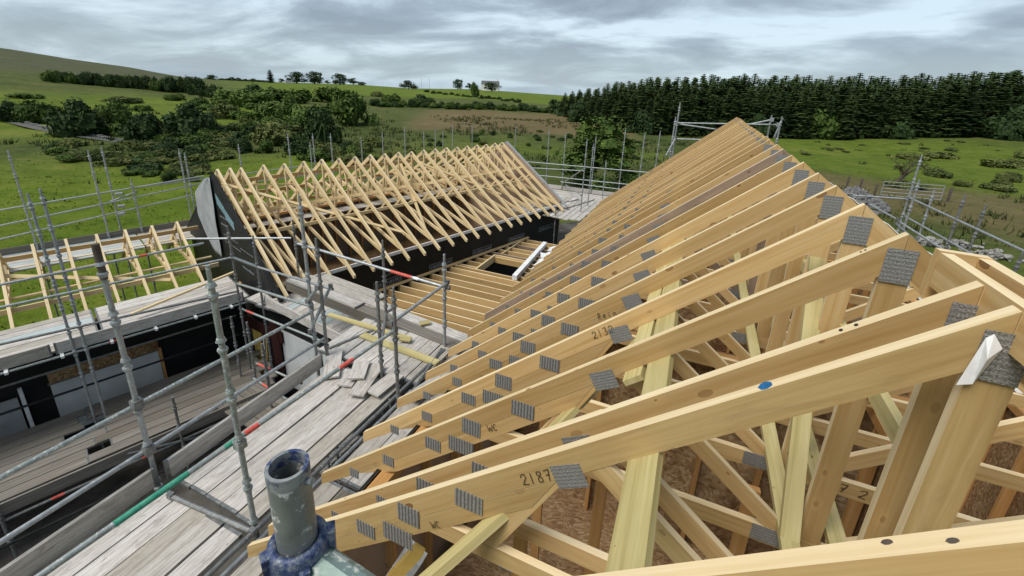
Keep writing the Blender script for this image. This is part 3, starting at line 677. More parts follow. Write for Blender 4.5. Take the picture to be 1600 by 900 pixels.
# ------------------------------------------------------------------ near roof (ridge along Y)
AX, AZ = 0.92, -0.55                            # apex
EX, EZ = -2.94, -3.73                           # tip of the left tails
SL = (AZ-EZ)/(AX-EX)
def topz(x): return AZ-SL*abs(x-AX)
TT = 0.045
def plate(x, z, wd, ht, rot=0.0, mt='nail_plate', parent=None, y=-.005):
    """nail plate on the front face, local truss coordinates"""
    mb = MB(); c, s_ = math.cos(rot), math.sin(rot)
    p = [(-wd/2, -ht/2), (wd/2, -ht/2), (wd/2, ht/2), (-wd/2, ht/2)]
    ex = V(c, 0, s_); ez = V(-s_, 0, c)
    mb.prism([(a, b) for a, b in p], V(x, y+.0035, z), ex, ez, V(0, -1, 0), .0035, (1, 0))
    return mb.build('nail_plate', mt, parent)
def near_truss(label, pine='pine_side', lite=False):
    t = thing('roof_truss', label, 'roof truss', (0, 0, 0), 0, 'trusses of the near roof')
    al = (1, SL); ar = (1, -SL)
    D = .168
    jx = -.40
    # upper chord full depth above the splice, half depth below it
    MB().prism([(EX, EZ), (EX-.012, EZ-.135), (-2.45, topz(-2.45)-D), (AX, AZ-D), (AX, AZ)], (0, 0, 0), X, Z, Y, TT, al).build('rafter', pine, t)
    MB().prism([(-2.43, topz(-2.43)-.172), (-2.0, topz(-2.0)-.305), (jx-.10, topz(jx-.10)-.31), (jx+.02, topz(jx+.02)-.172)], (0, .001, 0), X, Z, Y, TT-.002, al).build('rafter_splice', pine, t)
    mx = 2*AX
    MB().prism([(AX+.003, AZ-.002), (AX+.003, AZ-D), (mx-EX+.012, EZ-.135), (mx-EX, EZ)], (0, 0, 0), X, Z, Y, TT, ar).build('rafter', pine, t)
    MB().bar(V(AX, TT/2, AZ-.150), V(AX, TT/2, -2.45), TT-.006, .112, up=X).build('king_post', pine, t)
    MB().bar(V(-1.24, TT/2, -2.425), V(mx+1.24, TT/2, -2.425), TT-.004, .12, top=True).build('ceiling_tie', pine, t)
    for sg in (-1, 1):
        f = lambda x: AX+sg*(x-AX)
        MB().bar(V(f(.80), TT/2, -2.44), V(f(-.22), TT/2, topz(-.22)-.12), TT-.007, .097, up=X).build('web', pine, t)
        MB().bar(V(f(-.34), TT/2, topz(-.34)-.1), V(f(-.75), TT/2, -2.45), TT-.008, .09, up=X).build('web', pine, t) if sg == 1 and not lite else None
    plate(-2.50, topz(-2.50)-.145, .105, .10, 0, 'nail_plate', t)
    plate(-2.09, topz(-2.09)-.150, .115, .105, 0, 'nail_plate', t)
    plate(-1.62, topz(-1.62)-.155, .145, .11, 0, 'nail_plate', t)
    plate(-1.27, topz(-1.27)-.135, .155, .135, 0, 'nail_plate', t)
    plate(-1.355, topz(-1.355)-.275, .22, .135, 0, 'nail_plate', t, -.010)
    plate(-.86, topz(-.86)-.155, .17, .12, 0, 'nail_plate', t)
    plate(-.325, topz(-.325)-.165, .16, .125, rad(30), 'punched_plate', t)
    plate(AX-.002, AZ-.155, .115, .165, 0, 'punched_plate', t)
    plate(.76, -2.475, .24, .11, 0, 'punched_plate', t)
    return t
NY = [0.93, 1.607, 1.802]+[2.396+.6*i for i in range(22)]
lab = []
for i in range(len(NY)):
    if i == 0: lab.append('roof truss nearest the camera, only its knotty top edge in the lower right corner')
    elif i == 1: lab.append('frontmost full roof truss with a dark handwritten mark and white plastic scrap at its apex')
    elif i == 2: lab.append('roof truss tight behind the frontmost one, with two dark holes near its apex')
    elif i == 9: lab.append('grey-stained roof truss, ninth from the front of the near roof')
    elif i == len(NY)-1: lab.append('last roof truss at the far gable end of the near roof')
    else: lab.append('orange pine roof truss, %s from the front of the near roof' % (ORD[i-1] if i-1 < len(ORD) else 'late'))
NT = []
random.seed(3)
proto = near_truss(lab[4])
for i, y in enumerate(NY):
    if i in (1, 2, 3, 9): o = near_truss(lab[i], {9: 'pine_grey', 1: 'pine_scuffed'}.get(i, 'pine_side'))
    elif i == 4: o = proto
    else: o = dup(proto, label=lab[i])
    o.location = (random.uniform(-.012, .012) if i > 3 else 0, y, random.uniform(-.006, .006) if i > 3 else 0)
    NT.append(o)
GLY = {'2': [[(0, .75), (.2, 1), (.55, .95), (.6, .7), (.3, .35), (0, .05), (.35, .08), (.7, 0)]], '1': [[(.3, 1), (.25, 0)]], '8': [[(.6, .9), (.2, 1), (.1, .75), (.55, .4), (.5, .05), (.1, .05), (.1, .35), (.55, .75), (.6, .95)]],
 '7': [[(.05, .95), (.65, 1), (.3, 0)], [(.15, .5), (.55, .55)]], '3': [[(.05, .95), (.5, 1), (.55, .75), (.25, .55), (.6, .35), (.45, .02), (.02, .08)]], 'W': [[(0, .9), (.2, 0), (.45, .6), (.65, .02), (.95, .95)]],
 'C': [[(.65, .85), (.35, .95), (.1, .5), (.25, .05), (.65, .12)]], 'R': [[(.1, 0), (.12, 1), (.5, .9), (.5, .6), (.15, .5), (.6, 0)]], 'e': [[(.1, .3), (.5, .38), (.4, .6), (.15, .5), (.1, .15), (.5, .05)]], 'i': [[(.2, .55), (.25, .02)], [(.2, .75), (.22, .8)]],
 'n': [[(.1, .55), (.12, 0)], [(.12, .4), (.4, .55), (.5, .02), (.75, .1)]], ' ': [], 'A': [[(0, 0), (.35, 1), (.6, 0)], [(.12, .4), (.5, .4)]]}
def handwriting(txt, x, z, size, parent, rot=.62, m='ink', y=-.0045, name='handwriting'):
    """pen strokes on the face of a timber"""
    mb = MB(); cx = 0
    for ch in txt:
        for st in GLY[ch]:
            pts = [V((cx+px*.85+.12*pz+random.uniform(-.03, .03))*size, 0, (pz+random.uniform(-.04, .04))*size) for px, pz in st]
            for p, q in zip(pts, pts[1:]): mb.bar(p, q, .0012, size*.062, up=V(-(q-p).z, 0, (q-p).x))
        cx += .8
    o = mb.build(name, m, parent); o.location = (x, y, z); o.rotation_euler = (0, -rot, 0); return o
handwriting('2187', -.545, topz(-.545)-.145, .060, NT[1])
handwriting('WC', -1.12, topz(-1.12)-.235, .06, NT[3], .5)
handwriting('WC', -1.10, topz(-1.10)-.285, .05, NT[1], .5)
handwriting('2132', -.515, topz(-.515)-.105, .060, NT[4])
handwriting('Rein', -.60, topz(-.60)-.19, .062, NT[5], .5)
handwriting('7 2', 1.22, -2.515, .07, NT[4], 0, y=-.002)
# blue spray spot and dark holes on top edges
def on_edge(parent, x, ln, wd, m, name, lift=.0015, off=0.0):
    """an oval mark lying on the top edge of a truss"""
    u = V(1, 0, SL).normalized(); nn_ = V(-SL, 0, 1).normalized(); mb = MB()
    mb.prism([(ln/2*math.cos(k*math.pi/7)*(1+.12*math.sin(3*k)), wd/2*math.sin(k*math.pi/7)) for k in range(14)], V(x, TT/2+off, topz(x)), u, Y, nn_, lift, (1, 0)); return mb.build(name, m, parent)
on_edge(NT[1], .36, .05, TT*.96, 'ink_blue', 'paint_spot')
for x in (.595, .635): on_edge(NT[2], x, .014, .018, 'ink', 'bolt_hole')
for x in (.775, .79): on_edge(NT[3], x, .010, .012, 'ink', 'bolt_hole')
for x, q in (.50, .010), (.585, -.004): on_edge(NT[0], x, .022, .013, 'bark', 'knot', .0008, q)
# white plastic scrap caught behind the frontmost apex plate
random.seed(2)
P0 = aty(1553, 522, NY[1]-.012); P1 = aty(1566, 545, NY[1]-.014); P2 = aty(1520, 600, NY[1]-.016); P3 = aty(1494, 601, NY[1]-.012); P4 = aty(1540, 528, NY[1]-.010); P5 = aty(1544, 562, NY[1]-.035)
mb = MB(); mb.face([P0, P1, P5, P4], [(0, 0)]*4); mb.face([P4, P5, P2, P3], [(0, 0)]*4); mb.face([P1, P5, P2], [(0, 0)]*3)
o = mb.build('plastic_scrap', 'plastic_white', None, P0, weld=True); md = o.modifiers.new('solid', 'SOLIDIFY'); md.thickness = .003
tag(o, 'torn white plastic scrap stuck to the frontmost apex', 'plastic scrap')
# long green-treated binders under the rafters
def under(x, y, off): return V(x, y, topz(x)-off)
U = V(-SL, 0, 1).normalized()
def member(name, p0, p1, wd, ht, m, label, cat, up=Z, group=None, top=False):
    p0 = Vector(p0); return tag(MB().bar(p0, p1, wd, ht, up, top).build(name, m, None, p0), label, cat, group)
member('timber_binder', under(-.00, 1.05, .19), under(-.04, 4.9, .19), .15, .036, 'treated_timber', 'pale green treated plank running beneath the near rafters in front', 'timber plank', U)
member('timber_binder', under(-.145, 2.3, .19), under(-.13, 9.2, .19), .125, .036, 'treated_timber', 'second treated plank beside the front one, farther under the rafters', 'timber plank', U)
member('diagonal_brace', V(-1.28, 1.08, -2.83), V(-.60, 1.70, -2.12), .095, .045, 'treated_timber', 'greenish diagonal brace rising to the frontmost truss at the bottom', 'timber brace', U)
member('diagonal_brace', V(-.75, 2.0, -2.28), V(-.05, 3.2, -1.62), .095, .04, 'treated_timber', 'greenish diagonal brace between the third and fourth near trusses', 'timber brace', U)
member('diagonal_brace', V(-.2, 4.2, -1.75), V(.45, 6.2, -1.18), .095, .04, 'treated_timber', 'greenish diagonal brace deep under the middle of the near roof', 'timber brace', U)
for i, (x, y0, y1) in enumerate(((.92-.12, 1.9, 15), (1.05, 1.9, 15))):
    member('ridge_binder', V(x, y0, -2.40+.045), V(x, y1, -2.40+.045), .095, .04, 'treated_timber', ['left one of two flat timbers laid along the ties under the ridge', 'right one of two flat timbers laid along the ties under the ridge'][i], 'timber plank')
member('timber_binder', V(.98, 1.9, -1.35), V(1.0, 12, -1.35), .04, .095, 'treated_timber', 'upright treated plank nailed along the king posts', 'timber plank')
member('diagonal_brace', V(.80, 2.3, -2.35), V(.84, 3.3, -1.0), .04, .095, 'treated_timber', 'greenish diagonal brace standing against the front king posts', 'timber brace', X)
# box of deep boards over the front ridge
rb0, rb1 = V(1.0, 2.32, AZ+.0), V(.99, -.6, AZ+.0)
member('ridge_board', V(.945, 2.12, AZ+.008), V(.945, -.3, AZ+.008), .04, .14, 'pine_side', 'pale top-edged ridge board above the front trusses', 'ridge board', Z, None, True)
b2a = aty(1541, 405, 2.14)
b2a = V(b2a.x, 2.14, b2a.z)
member('ridge_board', b2a, V(b2a.x, -.3, b2a.z), .045, .22, 'pine_side', 'outer board parallel to the ridge board at the right edge', 'ridge board', Z, None, True)
member('end_board', V(.93, 2.16, AZ+.010), V(b2a.x+.02, 2.16, b2a.z+.004), .04, .2, 'pine_side', 'short cross board closing the ridge box', 'ridge board', Z, None, True)
# white membrane laid on the far slope, its corners lifted at the ridge
for i, (px, py, y) in enumerate(((1385, 350, 3.0), (1330, 318, 3.6), (1450, 402, 2.42), (1296, 292, 4.2), (1261, 262, 5.0))):
    p = aty(px, py, y+.05); x = max(p.x, AX+.03)
    mb = MB(); a = V(x, y+.02, topz(x)+.012); u = V(1, 0, -SL).normalized(); q = [a, a+u*.20, a+u*.22+Y*.26, a+u*.05+Y*.30]
    mb.face(q, [(0, 0)]*4)
    o = mb.build('membrane_corner', 'plastic_white', None, a); md = o.modifiers.new('s', 'SOLIDIFY'); md.thickness = .004
    tag(o, ['white membrane corner behind the third near apex', 'white membrane corner behind the fourth near apex', 'white membrane corner beside the ridge box', 'white membrane corner behind the fifth near apex', 'white membrane corner behind the seventh near apex'][i], 'membrane')
# walls, floor and stud partitions of the near building
FZ = -5.35
def wall_thing(name, label, p0, p1, z0, z1, outer, inner, th=.2, cat='wall', studs=True, side=1):
    """wall from p0 to p1 (2D), outer skin, inner skin, studs and plates"""
    p0 = V(p0[0], p0[1], 0); p1 = V(p1[0], p1[1], 0); d = (p1-p0).normalized(); n = V(d.y, -d.x, 0)*side; L = (p1-p0).length
    t = thing(name, label, cat, (p0.x, p0.y, z0)); H = z1-z0
    def slab(nm, m, o0, o1, zz0=0, zz1=H):
        MB().prism([(0, zz0), (L, zz0), (L, zz1), (0, zz1)], n*o0, d, Z, n*(1 if o1 > o0 else -1), abs(o1-o0), (1, 0)).build(nm, m, t)
    slab('outer_skin', outer, th/2-.03, th/2)
    if inner: slab('inner_sheathing', inner, th/2-.05, th/2-.031)
    if studs:
        k = .2
        while k < L:
            MB().bar(d*k-n*.0+n*(th/2-.05-.05), d*k+n*(th/2-.05-.05)+Z*(H-.09), .045, .098, up=n).build('stud', 'pine_red', t); k += .6
    MB().bar(n*(th/2-.1)+Z*(H-.045), d*L+n*(th/2-.1)+Z*(H-.045), .14, .09).build('wall_plate', 'pine_red', t)
    return t
wall_thing('house_wall', 'left long wall of the near building, studs and brown board inside', (-2.12, .4), (-2.12, 15.2), GZ, -3.33, 'membrane_black', 'fibre_board', side=-1)
wall_thing('house_wall', 'right long wall of the near building under the far slope', (3.96, .4), (3.96, 15.2), GZ, -3.33, 'membrane_black', 'osb', side=1)
wall_thing('house_wall', 'far gable end wall of the near building', (-2.0, 15.25), (3.85, 15.25), GZ, -3.36, 'membrane_black', 'osb', side=-1)
mb = MB(); mb.box((-1.99, -.5, FZ-.05), (3.84, 15.1, FZ)); o = mb.build('floor_deck', 'osb'); tag(o, 'brown board floor deck inside the near building', 'floor')
wall_thing('partition_wall', 'first stud partition across the near building', (-.85, 4.6), (2.7, 4.6), FZ+.004, -2.62, 'osb', None, .13, 'partition', side=-1)
wall_thing('partition_wall', 'second stud partition across the near building', (-.85, 8.7), (2.7, 8.7), FZ+.004, -2.62, 'osb', None, .13, 'partition', side=-1)
wall_thing('partition_wall', 'stud partition running along the middle of the near building', (1.9, .4), (1.9, 4.5), FZ+.004, -2.62, 'osb', None, .13, 'partition', side=1)
for i, (x0, y0, x1, y1) in enumerate(((-.9, 2.0, .9, 2.0), (-.6, 2.75, 1.3, 2.75), (-1.4, 3.4, .7, 3.4), (.2, 1.3, 1.7, 1.3), (-1.8, 1.2, -.5, 1.2))):
    member('sole_plate', V(x0, y0, FZ+.05), V(x1, y1, FZ+.05), .09, .045, 'board_blue', 'pale grey batten on the inner floor, %s from the front' % ['second', 'third', 'last', 'first right', 'first left'][i], 'batten')
for i, (x, y) in enumerate(((-.7, 2.0), (.4, 2.0), (-.3, 2.75), (.7, 2.75), (-1.0, 3.4), (.1, 3.4))):
    member('floor_stud', V(x, y+.06, FZ), V(x, y+.06, -2.55), .045, .09, 'pine_red', ['loose upright stud at the left of the second floor batten', 'loose upright stud at the right of the second floor batten', 'loose upright stud at the left of the third floor batten', 'loose upright stud at the right of the third floor batten', 'loose upright stud at the left of the last floor batten', 'loose upright stud at the right of the last floor batten'][i], 'stud', X)
random.seed(8)
for i in range(5):
    x, y = [(-.9, 2.4), (.9, 1.7), (-1.4, 1.7), (.6, 3.2), (1.4, 2.5)][i]; mb = MB(); n = 7; R = .5
    g = [[V(x+(a/(n-1)-.5)*R*1.6+random.gauss(0, .03), y+(b/(n-1)-.5)*R+random.gauss(0, .03), FZ+.03+abs(random.gauss(0, .05))) for b in range(n)] for a in range(n)]
    for a in range(n-1):
        for b in range(n-1): mb.face([g[a][b], g[a+1][b], g[a+1][b+1], g[a][b+1]], [(0, 0)]*4)
    tag(mb.build('plastic_sheet', 'membrane_grey', None, V(x, y, FZ), weld=True), 'crumpled grey plastic sheet on the inner floor, %s' % ['centre left', 'right front', 'left front', 'centre back', 'right of centre'][i], 'plastic sheet')
# taped pack and yellow timber seen under the frontmost tail
p = aty(628, 880, 2.05)
o = MB().bar(p+V(-.06, 0, -.22), p+V(.10, .05, .12), .18, .12, up=Y).build('insulation_pack', 'plastic_white', None, p)
tag(o, 'white printed plastic pack under the frontmost tail', 'pack')
for k in range(3): handwriting('A1', -.05+.03*k, .02-.08*k, .06, o, .9, 'ink_blue' if k else 'ink', -.1, 'print')
q = aty(690, 830, 1.95); member('timber_offcut', aty(612, 905, 1.9), aty(655, 858, 1.95), .06, .09, 'timber_yellow', 'yellow timber edge beside the white pack', 'timber')

# ------------------------------------------------------------------ long low building at the left (axis LD)
LINKF = (TH, LD, LN, LA)                        # frame of the low wing, its platforms and the courtyard
LONGF = (rad(17.32), V(math.sin(rad(17.32)), math.cos(rad(17.32)), 0), V(math.cos(rad(17.32)), -math.sin(rad(17.32)), 0), V(-11.722, 9.478, 0))
TH, LD, LN, LA = LONGF                          # frame of the long roof
def LPn(s, n, z): return LONGF[3]+LONGF[1]*s+LONGF[2]*n+Vector((0, 0, z))
LAP, LTIP, LHALF = -2.491, -5.045, 3.794
LSL = (LAP-LTIP)/LHALF
def long_truss(label, half, ztip, apex, group, name='roof_truss', tie=-4.86, scissor=False, off=0.0):
    """coordinates: x = across (LN), y = along, z"""
    t = thing(name, label, 'roof truss', (0, 0, 0), -TH, group); sl = (apex-ztip)/half; D = .15; tk = .058
    for sg in (-1, 1):
        MB().prism([(0, apex), (sg*half, ztip), (sg*half, ztip-.085), (sg*(half-.05), ztip-.09), (0, apex-D)][::sg], (0, 0, 0), X, Z, Y, tk, (1, -sl*sg)).build('rafter', 'pine_pale', t)
    n0 = (apex-D-tie)/sl
    if scissor:
        ru = lambda n: apex-D-sl*abs(n)
        for sg in (-1, 1):
            MB().bar(V(sg*(n0+.02), tk/2+sg*.002, tie+.02), V(-sg*1.32, tk/2+sg*.002, ru(1.32)+.03), tk-.008, .097, up=Z).build('scissor_chord', 'pine_pale', t)
            zc = tie+.02+(ru(1.32)+.01-tie)*(n0-1.25)/(n0+1.32)
            MB().bar(V(sg*1.25, tk/2, zc), V(sg*1.75, tk/2, ru(1.75)+.02), tk-.010, .072, up=X).build('web', 'pine_pale', t)
            MB().bar(V(sg*.62, tk/2, zc+.20), V(sg*.80, tk/2, ru(.8)+.03), tk-.012, .072, up=X).build('web', 'pine_pale', t)
        MB().bar(V(0, tk/2, apex-D+.03), V(0, tk/2, tie+.02+(ru(1.32)+.01-tie)*n0/(n0+1.32)-.03), tk-.014, .072, up=X).build('king_post', 'pine_pale', t)
        mb = MB(); mb.prism([(-.07, -.05), (.07, -.05), (.07, .05), (-.07, .05)], V(0, -.001, apex-.10), X, Z, V(0, -1, 0), .003, (1, 0)); mb.build('nail_plate', 'nail_plate', t)
        return t
    MB().bar(V(-n0-.1, tk/2, tie), V(n0+.1, tk/2, tie), tk-.004, .097).build('ceiling_tie', 'pine_pale', t)
    for sg in (-1, 1):
        MB().bar(V(sg*n0*.36, tk/2, tie), V(sg*.03, tk/2, apex-.16), tk-.008, .072, up=X).build('web', 'pine_pale', t)
        MB().bar(V(sg*n0*.36, tk/2, tie), V(sg*n0*.60, tk/2, apex-n0*.60*sl-.15), tk-.006, .072, up=X).build('web', 'pine_pale', t)
    for sg in (-1, 1):
        mb = MB(); mb.prism([(-.09, -.05), (.09, -.05), (.09, .05), (-.09, .05)], V(sg*n0*.36, -.001, tie), X, Z, V(0, -1, 0), .003, (1, 0)); mb.build('nail_plate', 'nail_plate', t)
    mb = MB(); mb.prism([(-.07, -.05), (.07, -.05), (.07, .05), (-.07, .05)], V(0, -.001, apex-.10), X, Z, V(0, -1, 0), .003, (1, 0)); mb.build('nail_plate', 'nail_plate', t)
    return t
random.seed(6)
LS = [-1.80, -1.49, -1.21]+[-.6+.6*i for i in range(0, 18)]+[10.1]
pl = None
for i, s in enumerate(LS):
    lb = 'pale pine roof truss, %s from the black gable of the long roof' % ORD[i]
    if i == len(LS)-1: lb = 'pale pine roof truss at the far end of the long roof'
    if pl is None: pl = long_truss(lb, LHALF, LTIP, LAP, 'trusses of the long roof', scissor=True); o = pl
    else: o = dup(pl, label=lb)
    p = LP(s, 0, 0); o.location = (p.x, p.y, random.uniform(-.015, .015)); o.rotation_euler = (0, 0, -TH+random.uniform(-.004, .004))
# gable spandrels
def gable(s, label, m, half=LHALF-.02, apex=LAP-.01, zt=LTIP+.02, z0=GZ, th=.10, extra=None):
    t = thing('gable_panel', label, 'gable', LP(s, 0, 0), -TH); sl = (apex-zt)/half; hw = 3.36; zs = apex-hw*sl-.02
    MB().prism([(-hw, z0), (hw, z0), (hw, zs), (half, zt), (half, zt+.03), (0, apex), (-half, zt+.03), (-half, zt), (-hw, zs)], V(0, 0, 0), X, Z, Y, th, (0, 1)).build('panel', m, t)
    for sg in (-1, 1):
        MB().bar(V(0, th/2, apex+.012), V(sg*half, th/2, zt+.03+.012), th+.01, .05, up=Z).build('edge_strip', 'membrane_grey' if extra else 'membrane_black', t)
    return t
gb = gable(-1.96, 'black membrane-clad gable panel at the near end of the long roof', 'membrane_black', apex=LAP-.16, zt=LTIP-.12)
gable(10.42, 'far gable panel of the long roof with pale edge strip', 'fibre_board', extra=True)
# print on the gable membrane: short rows of pale lettering
def stamp(parent, o, ex, ez, out, wd, ht, n, seed, boxed=True):
    """a printed line on the membrane: a pale box outline with a row of strokes"""
    random.seed(seed); mb = MB(); ex = Vector(ex); ez = Vector(ez); out = Vector(out); o = Vector(o)
    def q(x0, z0, x1, z1): mb.prism([(x0, z0), (x1, z0), (x1, z1), (x0, z1)], o, ex, ez, out, .002, (1, 0))
    if boxed:
        f_ = ht*.09
        q(0, 0, wd, f_); q(0, ht-f_, wd, ht); q(0, f_, f_, ht-f_); q(wd-f_, f_, wd, ht-f_)
    x = wd*.06
    while x < wd*.93:
        w_ = wd/n*random.uniform(.25, .55); q(x, ht*.24, x+w_, ht*random.uniform(.55, .78)); x += w_+wd/n*random.uniform(.25, .4)
    return mb.build('membrane_print', 'print_grey', parent)
for i_, (x, z, wd, ht, n) in enumerate(((.22, -3.80, .75, .10, 12), (.22, -4.02, .62, .12, 9), (.28, -4.30, 1.2, .07, 20), (.28, -4.50, 1.4, .07, 22), (1.5, -4.40, 1.0, .07, 20), (1.5, -4.95, .9, .13, 9), (2.3, -5.25, .8, .07, 16))): stamp(gb, V(x, -.004, z), X, Z, V(0, -1, 0), wd, ht, n, i_, False)
for (x0, z0_, x1, z1_) in ((.15, -3.12, .75, -3.42), (.70, -3.42, 1.35, -3.72)):   # pale blue logo patches along the verge
    MB().prism([(x0, z0_), (x1, z1_), (x1-.02, z1_-.22), (x0+.03, z0_-.30)], V(0, -.004, 0), X, Z, V(0, -1, 0), .004, (1, -1)).build('printed_patch', 'print_blue', gb)
# loose grey membrane hanging over the left half of the gable
random.seed(4); mb = MB(); nn = 22
g = []
for a in range(nn):
    u = a/(nn-1); row = []
    for b_ in range(nn):
        v_ = b_/(nn-1); z = -2.70-2.36*v_
        xl = lerp_tab([(-5.2, -.45), (-5.06, -.5), (-4.55, -1.25), (-4.14, -1.72), (-3.42, -1.66), (-3.05, -.95), (-2.80, -.42), (-2.70, -.10)], z); xr = .03+.02*v_
        row.append(V(xl+(xr-xl)*u, -.035-.03*noise.noise((u*2.5, v_*3, 1.3))-.02*v_, z+.05*noise.noise((u*3, 2.2, 0))*v_))
    g.append(row)
for a in range(nn-1):
    for b_ in range(nn-1): mb.face([g[a][b_], g[a+1][b_], g[a+1][b_+1], g[a][b_+1]], [(0, 0)]*4, True)
o = mb.build('loose_membrane', 'membrane_grey', weld=True); o.location = LP(-1.98, 0, 0); o.rotation_euler = (0, 0, -TH); md = o.modifiers.new('s', 'SOLIDIFY'); md.thickness = .006
tag(o, 'light grey membrane sheet draped over the left half of the black gable', 'membrane sheet')
# walls of the long building
def lw(name, label, s0, s1, n, z0, z1, outer, inner, side, **k):
    a, b = LP(s0, n, 0), LP(s1, n, 0); return wall_thing(name, label, (a.x, a.y), (b.x, b.y), z0, z1, outer, inner, side=side, **k)
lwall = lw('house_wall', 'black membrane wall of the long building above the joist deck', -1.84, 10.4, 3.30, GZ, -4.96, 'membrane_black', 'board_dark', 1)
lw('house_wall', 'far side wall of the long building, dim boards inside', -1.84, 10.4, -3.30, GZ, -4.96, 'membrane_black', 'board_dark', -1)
mb = MB().bar(LP(-1.6, 3.43, -4.93), LP(10.4, 3.43, -4.93), .03, .10); tag(mb.build('eaves_membrane', 'plastic_white', None, LP(-1.6, 3.43, -4.93)), 'white membrane lip along the top of the black wall', 'membrane')
mb = MB(); mb.prism([(-1.8, -3.18), (10.3, -3.18), (10.3, 3.18), (-1.8, 3.18)], LP(0, 0, -7.55), LD, LN, Z, .04, (1, 0)); tag(mb.build('floor_deck', 'osb'), 'board floor inside the long building', 'floor')
# print along the black wall
for i_, (s_, z, wd, ht) in enumerate(((.8, -5.90, 1.0, .20), (1.1, -5.60, .5, .08), (2.9, -5.92, 1.0, .2), (4.9, -5.92, 1.0, .2), (6.9, -5.92, 1.0, .2), (8.9, -5.92, 1.0, .2))):
    stamp(lwall, LP(s_, 3.402, z)-Vector(lwall.location), LD, Z, LN, wd, ht, 9, 20+i_, ht > .1)
# long binders and diagonal braces of the long roof
def lm(name, s0, n0, z0, s1, n1, z1, wd, ht, label, m='pine_pale', up=Z, cat='timber brace'): return member(name, LP(s0, n0, z0), LP(s1, n1, z1), wd, ht, m, label, cat, up)
f = lambda n, off: LAP-LSL*abs(n)-off
lm('timber_binder', -1.9, -.42, f(.42, .19), 10.2, -.42, f(.42, .19), .04, .12, 'upper long binder on the back slope of the long roof', 'pine_side')
lm('timber_binder', -1.9, -1.35, f(1.35, .20), 10.2, -1.35, f(1.35, .20), .04, .12, 'middle long binder on the back slope of the long roof', 'pine_side')
lm('timber_binder', -1.6, -2.5, f(2.5, .20), 10.2, -2.5, f(2.5, .20), .04, .12, 'lower long binder on the back slope of the long roof', 'pine_side')
lm('timber_binder', -1.5, 1.9, f(1.9, .19), 10.2, 1.9, f(1.9, .19), .04, .095, 'long binder along the front slope of the long roof')
lm('timber_binder', -1.6, 1.2, -4.18, 10.2, 1.2, -4.18, .095, .04, 'front flat binder on the sloping ties of the long roof')
lm('timber_binder', -1.6, -1.2, -4.18, 10.2, -1.2, -4.18, .095, .04, 'back flat binder on the sloping ties of the long roof')
lm('diagonal_brace', -1.8, .25, f(.25, .19), 2.3, 2.8, f(2.8, .19), .095, .035, 'diagonal brace descending from the black gable inside the long roof', up=V(LN.x*LSL, LN.y*LSL, 1))
lm('diagonal_brace', 4.1, .30, f(.30, .19), 3.15, 2.9, f(2.9, .19), .095, .035, 'diagonal brace crossing the middle front slope of the long roof', up=V(LN.x*LSL, LN.y*LSL, 1))
lm('diagonal_brace', 5.0, .4, f(.4, .19), 7.6, 2.3, f(2.3, .19), .095, .035, 'diagonal brace in the far half of the long roof', up=V(LN.x*LSL, LN.y*LSL, 1))
lm('diagonal_brace', 9.7, .4, f(.4, .19), 8.9, 2.3, f(2.3, .19), .095, .035, 'diagonal brace near the far gable of the long roof', up=V(LN.x*LSL, LN.y*LSL, 1))
lm('diagonal_brace', -1.5, -.5, f(.5, .24), .2, .4, f(.4, .35), .095, .035, 'short cross brace behind the black gable', 'pine_side')

# ------------------------------------------------------------------ low link roof at the far left
TH, LD, LN, LA = LINKF
LOWS = [-5.59-.6*2+.6*i for i in range(9)]; pl = None
for i, s in enumerate(LOWS):
    if s > -2.0: continue
    lb = 'pale truss of the low roof, %s from the left edge' % ORD[i]
    if pl is None: pl = long_truss(lb, 2.5, -4.26-2.5*.625, -4.26, 'trusses of the low roof', tie=-5.42, scissor=True); o = pl
    else: o = dup(pl, label=lb)
    p = LP(s, -1.65, 0); o.location = (p.x, p.y, 0)
fl = lambda n, off: -4.26-.625*abs(n+1.65)-off
lm('timber_binder', -8.5, -1.95, fl(1.95-3.3, .20)-.0, -2.0, -1.95, fl(-1.95, .20), .04, .12, 'upper long binder of the low roof', 'pine_side') if False else lm('timber_binder', -8.5, -1.95, fl(-1.95, .20), -2.0, -1.95, fl(-1.95, .20), .04, .12, 'upper long binder of the low roof', 'pine_side')
lm('timber_binder', -8.5, -2.9, fl(-2.9, .20), -2.0, -2.9, fl(-2.9, .20), .04, .12, 'back long binder of the low roof', 'pine_side')
lm('timber_binder', -8.5, -.2, fl(-.2, .20), -2.0, -.2, fl(-.2, .20), .04, .12, 'front long binder of the low roof')
lm('timber_binder', -8.5, -2.3, -5.33, -2.0, -2.3, -5.33, .095, .04, 'back flat binder on the ties of the low roof'); lm('timber_binder', -8.5, -.9, -5.33, -2.0, -.9, -5.33, .095, .04, 'front flat binder on the ties of the low roof')
lm('diagonal_brace', -7.2, -1.5, fl(-1.5, .2), -3.2, -.1, fl(-.1, .24), .095, .035, 'long diagonal brace crossing the low roof', up=V(LN.x, LN.y, 1))
lwl = lw('house_wall', 'black courtyard wall of the low wing', -10, -1.96, 1.62, GZ, -5.34, 'membrane_black', 'osb', 1, studs=False)
mb = MB(); mb.prism([(-10, -.7), (-2, -.7), (-2, 1.25), (-10, 1.25)], LP(0, 0, -6.3), LD, LN, Z, .03, (1, 0)); tag(mb.build('ceiling_board', 'board_dark'), 'dim boarded deck seen through the low trusses', 'deck')
